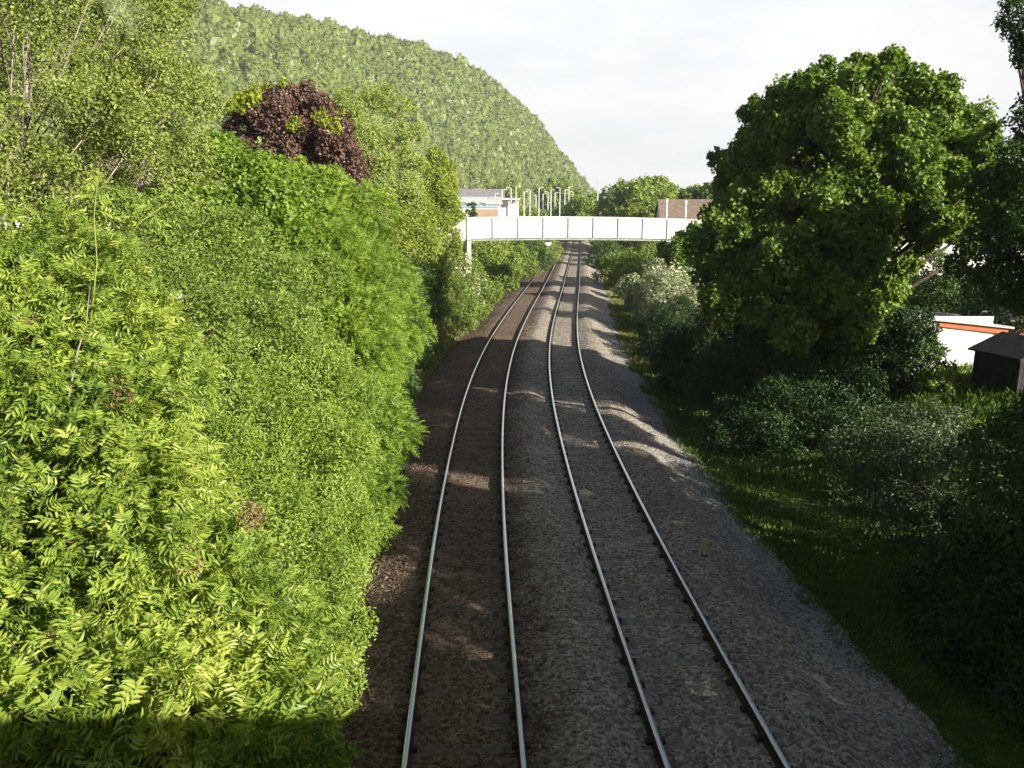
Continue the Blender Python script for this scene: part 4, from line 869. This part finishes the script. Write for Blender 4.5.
for dx in (-1.9, 0, 1.9): mb = MB(); mb.box((g[0] + dx, g[1] + .2, (zt + 1.6) / 2), (.16, .16, zt - 1.9)); mb.build('post', M['white'], root)
mb = MB(); mb.box((g[0], g[1] + 2, (zt + 1.6) / 2), (4.0, .08, zt - 2.0)); mb.build('back_panel', M['galv'], root)

# ------------------------------------------------------------------ lamps, mast, poles
def lamp_make(px, ptop, t, lab, arm=1):
    c = at(px, ptop, t); x, y, zt = map(float, c); z0 = 1.7; r = .085 * t / 160
    root = empty('street_lamp', (x, y, z0)); tag(root, lab, 'lamp', 'white lamp posts at the station')
    mb = MB(); mb.tube([(x, y, z0 - .3), (x, y, z0 + 1.5), (x, y, zt)], [r * 1.3, r, r * .75], 8); mb.build('pole', M['white'], root, True)
    mb = MB(); mb.tube([(x, y, zt - .05), (x + arm * .2, y, zt + .06), (x + arm * .45, y, zt + .08)], [r * .7, r * .6, r * .5], 6); mb.build('arm', M['white'], root)
    mb = MB(); mb.prism([(x + arm * .4, y - .14, zt + .02), (x + arm * .95, y - .12, zt + .04), (x + arm * .9, y - .12, zt + .15), (x + arm * .45, y - .14, zt + .18)], (0, .3, 0)); mb.build('lamp_head', M['white'], root)
lp = [(511, 188, 150), (516, 187, 158), (524, 192, 175), (530, 190, 182), (539, 188, 168), (543, 194, 200), (548, 192, 196), (551, 190, 205), (555, 193, 210), (560, 188, 185), (565, 190, 215), (569, 187, 195), (573, 192, 225), (502, 190, 165), (495, 194, 185), (536, 196, 220)]
ordn = ['first', 'second', 'third', 'fourth', 'fifth', 'sixth', 'seventh', 'eighth', 'ninth', 'tenth', 'eleventh', 'twelfth', 'thirteenth', 'fourteenth', 'fifteenth', 'sixteenth']
srt = sorted(range(len(lp)), key=lambda i: lp[i][0])
for j, i in enumerate(srt):
    lamp_make(lp[i][0], lp[i][1], lp[i][2], 'white station lamp post, %s from the left above the footbridge' % ordn[j], 1 if i % 3 else -1)
def pole(name, label, cat, px, ptop, t, r, mat='galv', cross=False):
    c = at(px, ptop, t); x, y, zt = map(float, c); root = empty(name, (x, y, 2)); tag(root, label, cat)
    mb = MB(); mb.tube([(x, y, 1.5), (x, y, zt)], [r * 1.2, r], 8); mb.build('pole', M[mat], root, True)
    mb = MB(); mb.box((x, y, zt + .2), (r * 2.8, r * 2.8, .5)); mb.build('cap', M['white'], root)
pole('mast', 'tall pale mast above the hill tip left of the domed tree', 'mast', 598, 178, 185, .14)
pole('post', 'slim white post at the left end of the brown roof', 'post', 667, 202, 112, .10, 'white')
pole('post', 'white post in the middle of the brown roof', 'post', 686, 204, 105, .09, 'white')
pole('post', 'far white post on the skyline left of the great tree', 'post', 677, 190, 230, .22, 'white')

# yellow-topped marker by the right track
p = at(704, 558, 1); d = p - np.array([0, 0, CAM_H]); tt = (CAM_H + .14) / -d[2]; q = np.array([0, 0, CAM_H]) + d * tt
zb_ = float(ballast_z(np.array(q[0] - float(xc(q[1]))), np.array(q[1])))
root = empty('marker_post', (q[0], q[1], zb_)); tag(root, 'short yellow marker post standing in the ballast right of the right track', 'marker post')
M['yellowpaint'] = noise_mat('worn_yellow', (.40, .36, .08), (.55, .50, .16), 8, .7)
mb = MB(); mb.box((q[0], q[1], zb_ + .15), (.06, .05, .42)); mb.build('post', M['galv'], root, bevel=.006)
mb = MB(); mb.box((q[0], q[1] - .036, zb_ + .23), (.11, .02, .26)); mb.build('plate', M['yellowpaint'], root, bevel=.004)
mb = MB(); mb.box((q[0], q[1], zb_), (.12, .11, .05)); mb.build('foot', M['black'], root, bevel=.01)

# concrete post in the near right bushes, and cut branches on the bank
q = at(991, 510, 15.5); z0 = ground_at(q[0], q[1]); mb = MB(); zt = float(at(991, 478, 15.5)[2])
mb.box((q[0], q[1], (z0 + zt) / 2), (.12, .12, zt - z0)); o = mb.build('concrete_post', M['sleeper_grey'], None, bevel=.015); tag(o, 'weathered concrete fence post among the near right bushes', 'fence post')
for i, (a, b, c_, d_) in enumerate([(905, 392, 945, 402), (895, 400, 930, 398), (915, 388, 960, 396)]):
    p1, p2 = at(a, b, 27), at(c_, d_, 26.4); z1, z2_ = ground_at(p1[0], p1[1]) + .25, ground_at(p2[0], p2[1]) + .22
    mb = MB(); mb.tube([(p1[0], p1[1], z1), ((p1[0] + p2[0]) / 2, (p1[1] + p2[1]) / 2, (z1 + z2_) / 2 + .08), (p2[0], p2[1], z2_)], [.05, .045, .02], 7)
    o = mb.build('fallen_branch', M['greybark'], None, True); tag(o, ['middle pale cut branch lying on the bank below the garage', 'leftmost short cut branch on the bank below the garage', 'longest and farthest cut branch on the bank, reaching towards the shed'][i], 'branch', 'cut branches on the right bank')

# ------------------------------------------------------------------ haze
hz = MB(); hz.box((60, 760, 95), (2300, 1700, 206)); ho = hz.build('haze', None); tag(ho, 'thin bright evening haze filling the valley', 'haze', kind='stuff')
hm, hnt, hout = newmat('haze_air'); pv = N(hnt, 'ShaderNodeVolumePrincipled'); pv.inputs['Color'].default_value = (.92, .96, 1, 1); pv.inputs['Density'].default_value = HAZE
pv.inputs['Anisotropy'].default_value = 0.0
L(hnt, pv.outputs[0], hout.inputs['Volume']); ho.data.materials.append(hm)
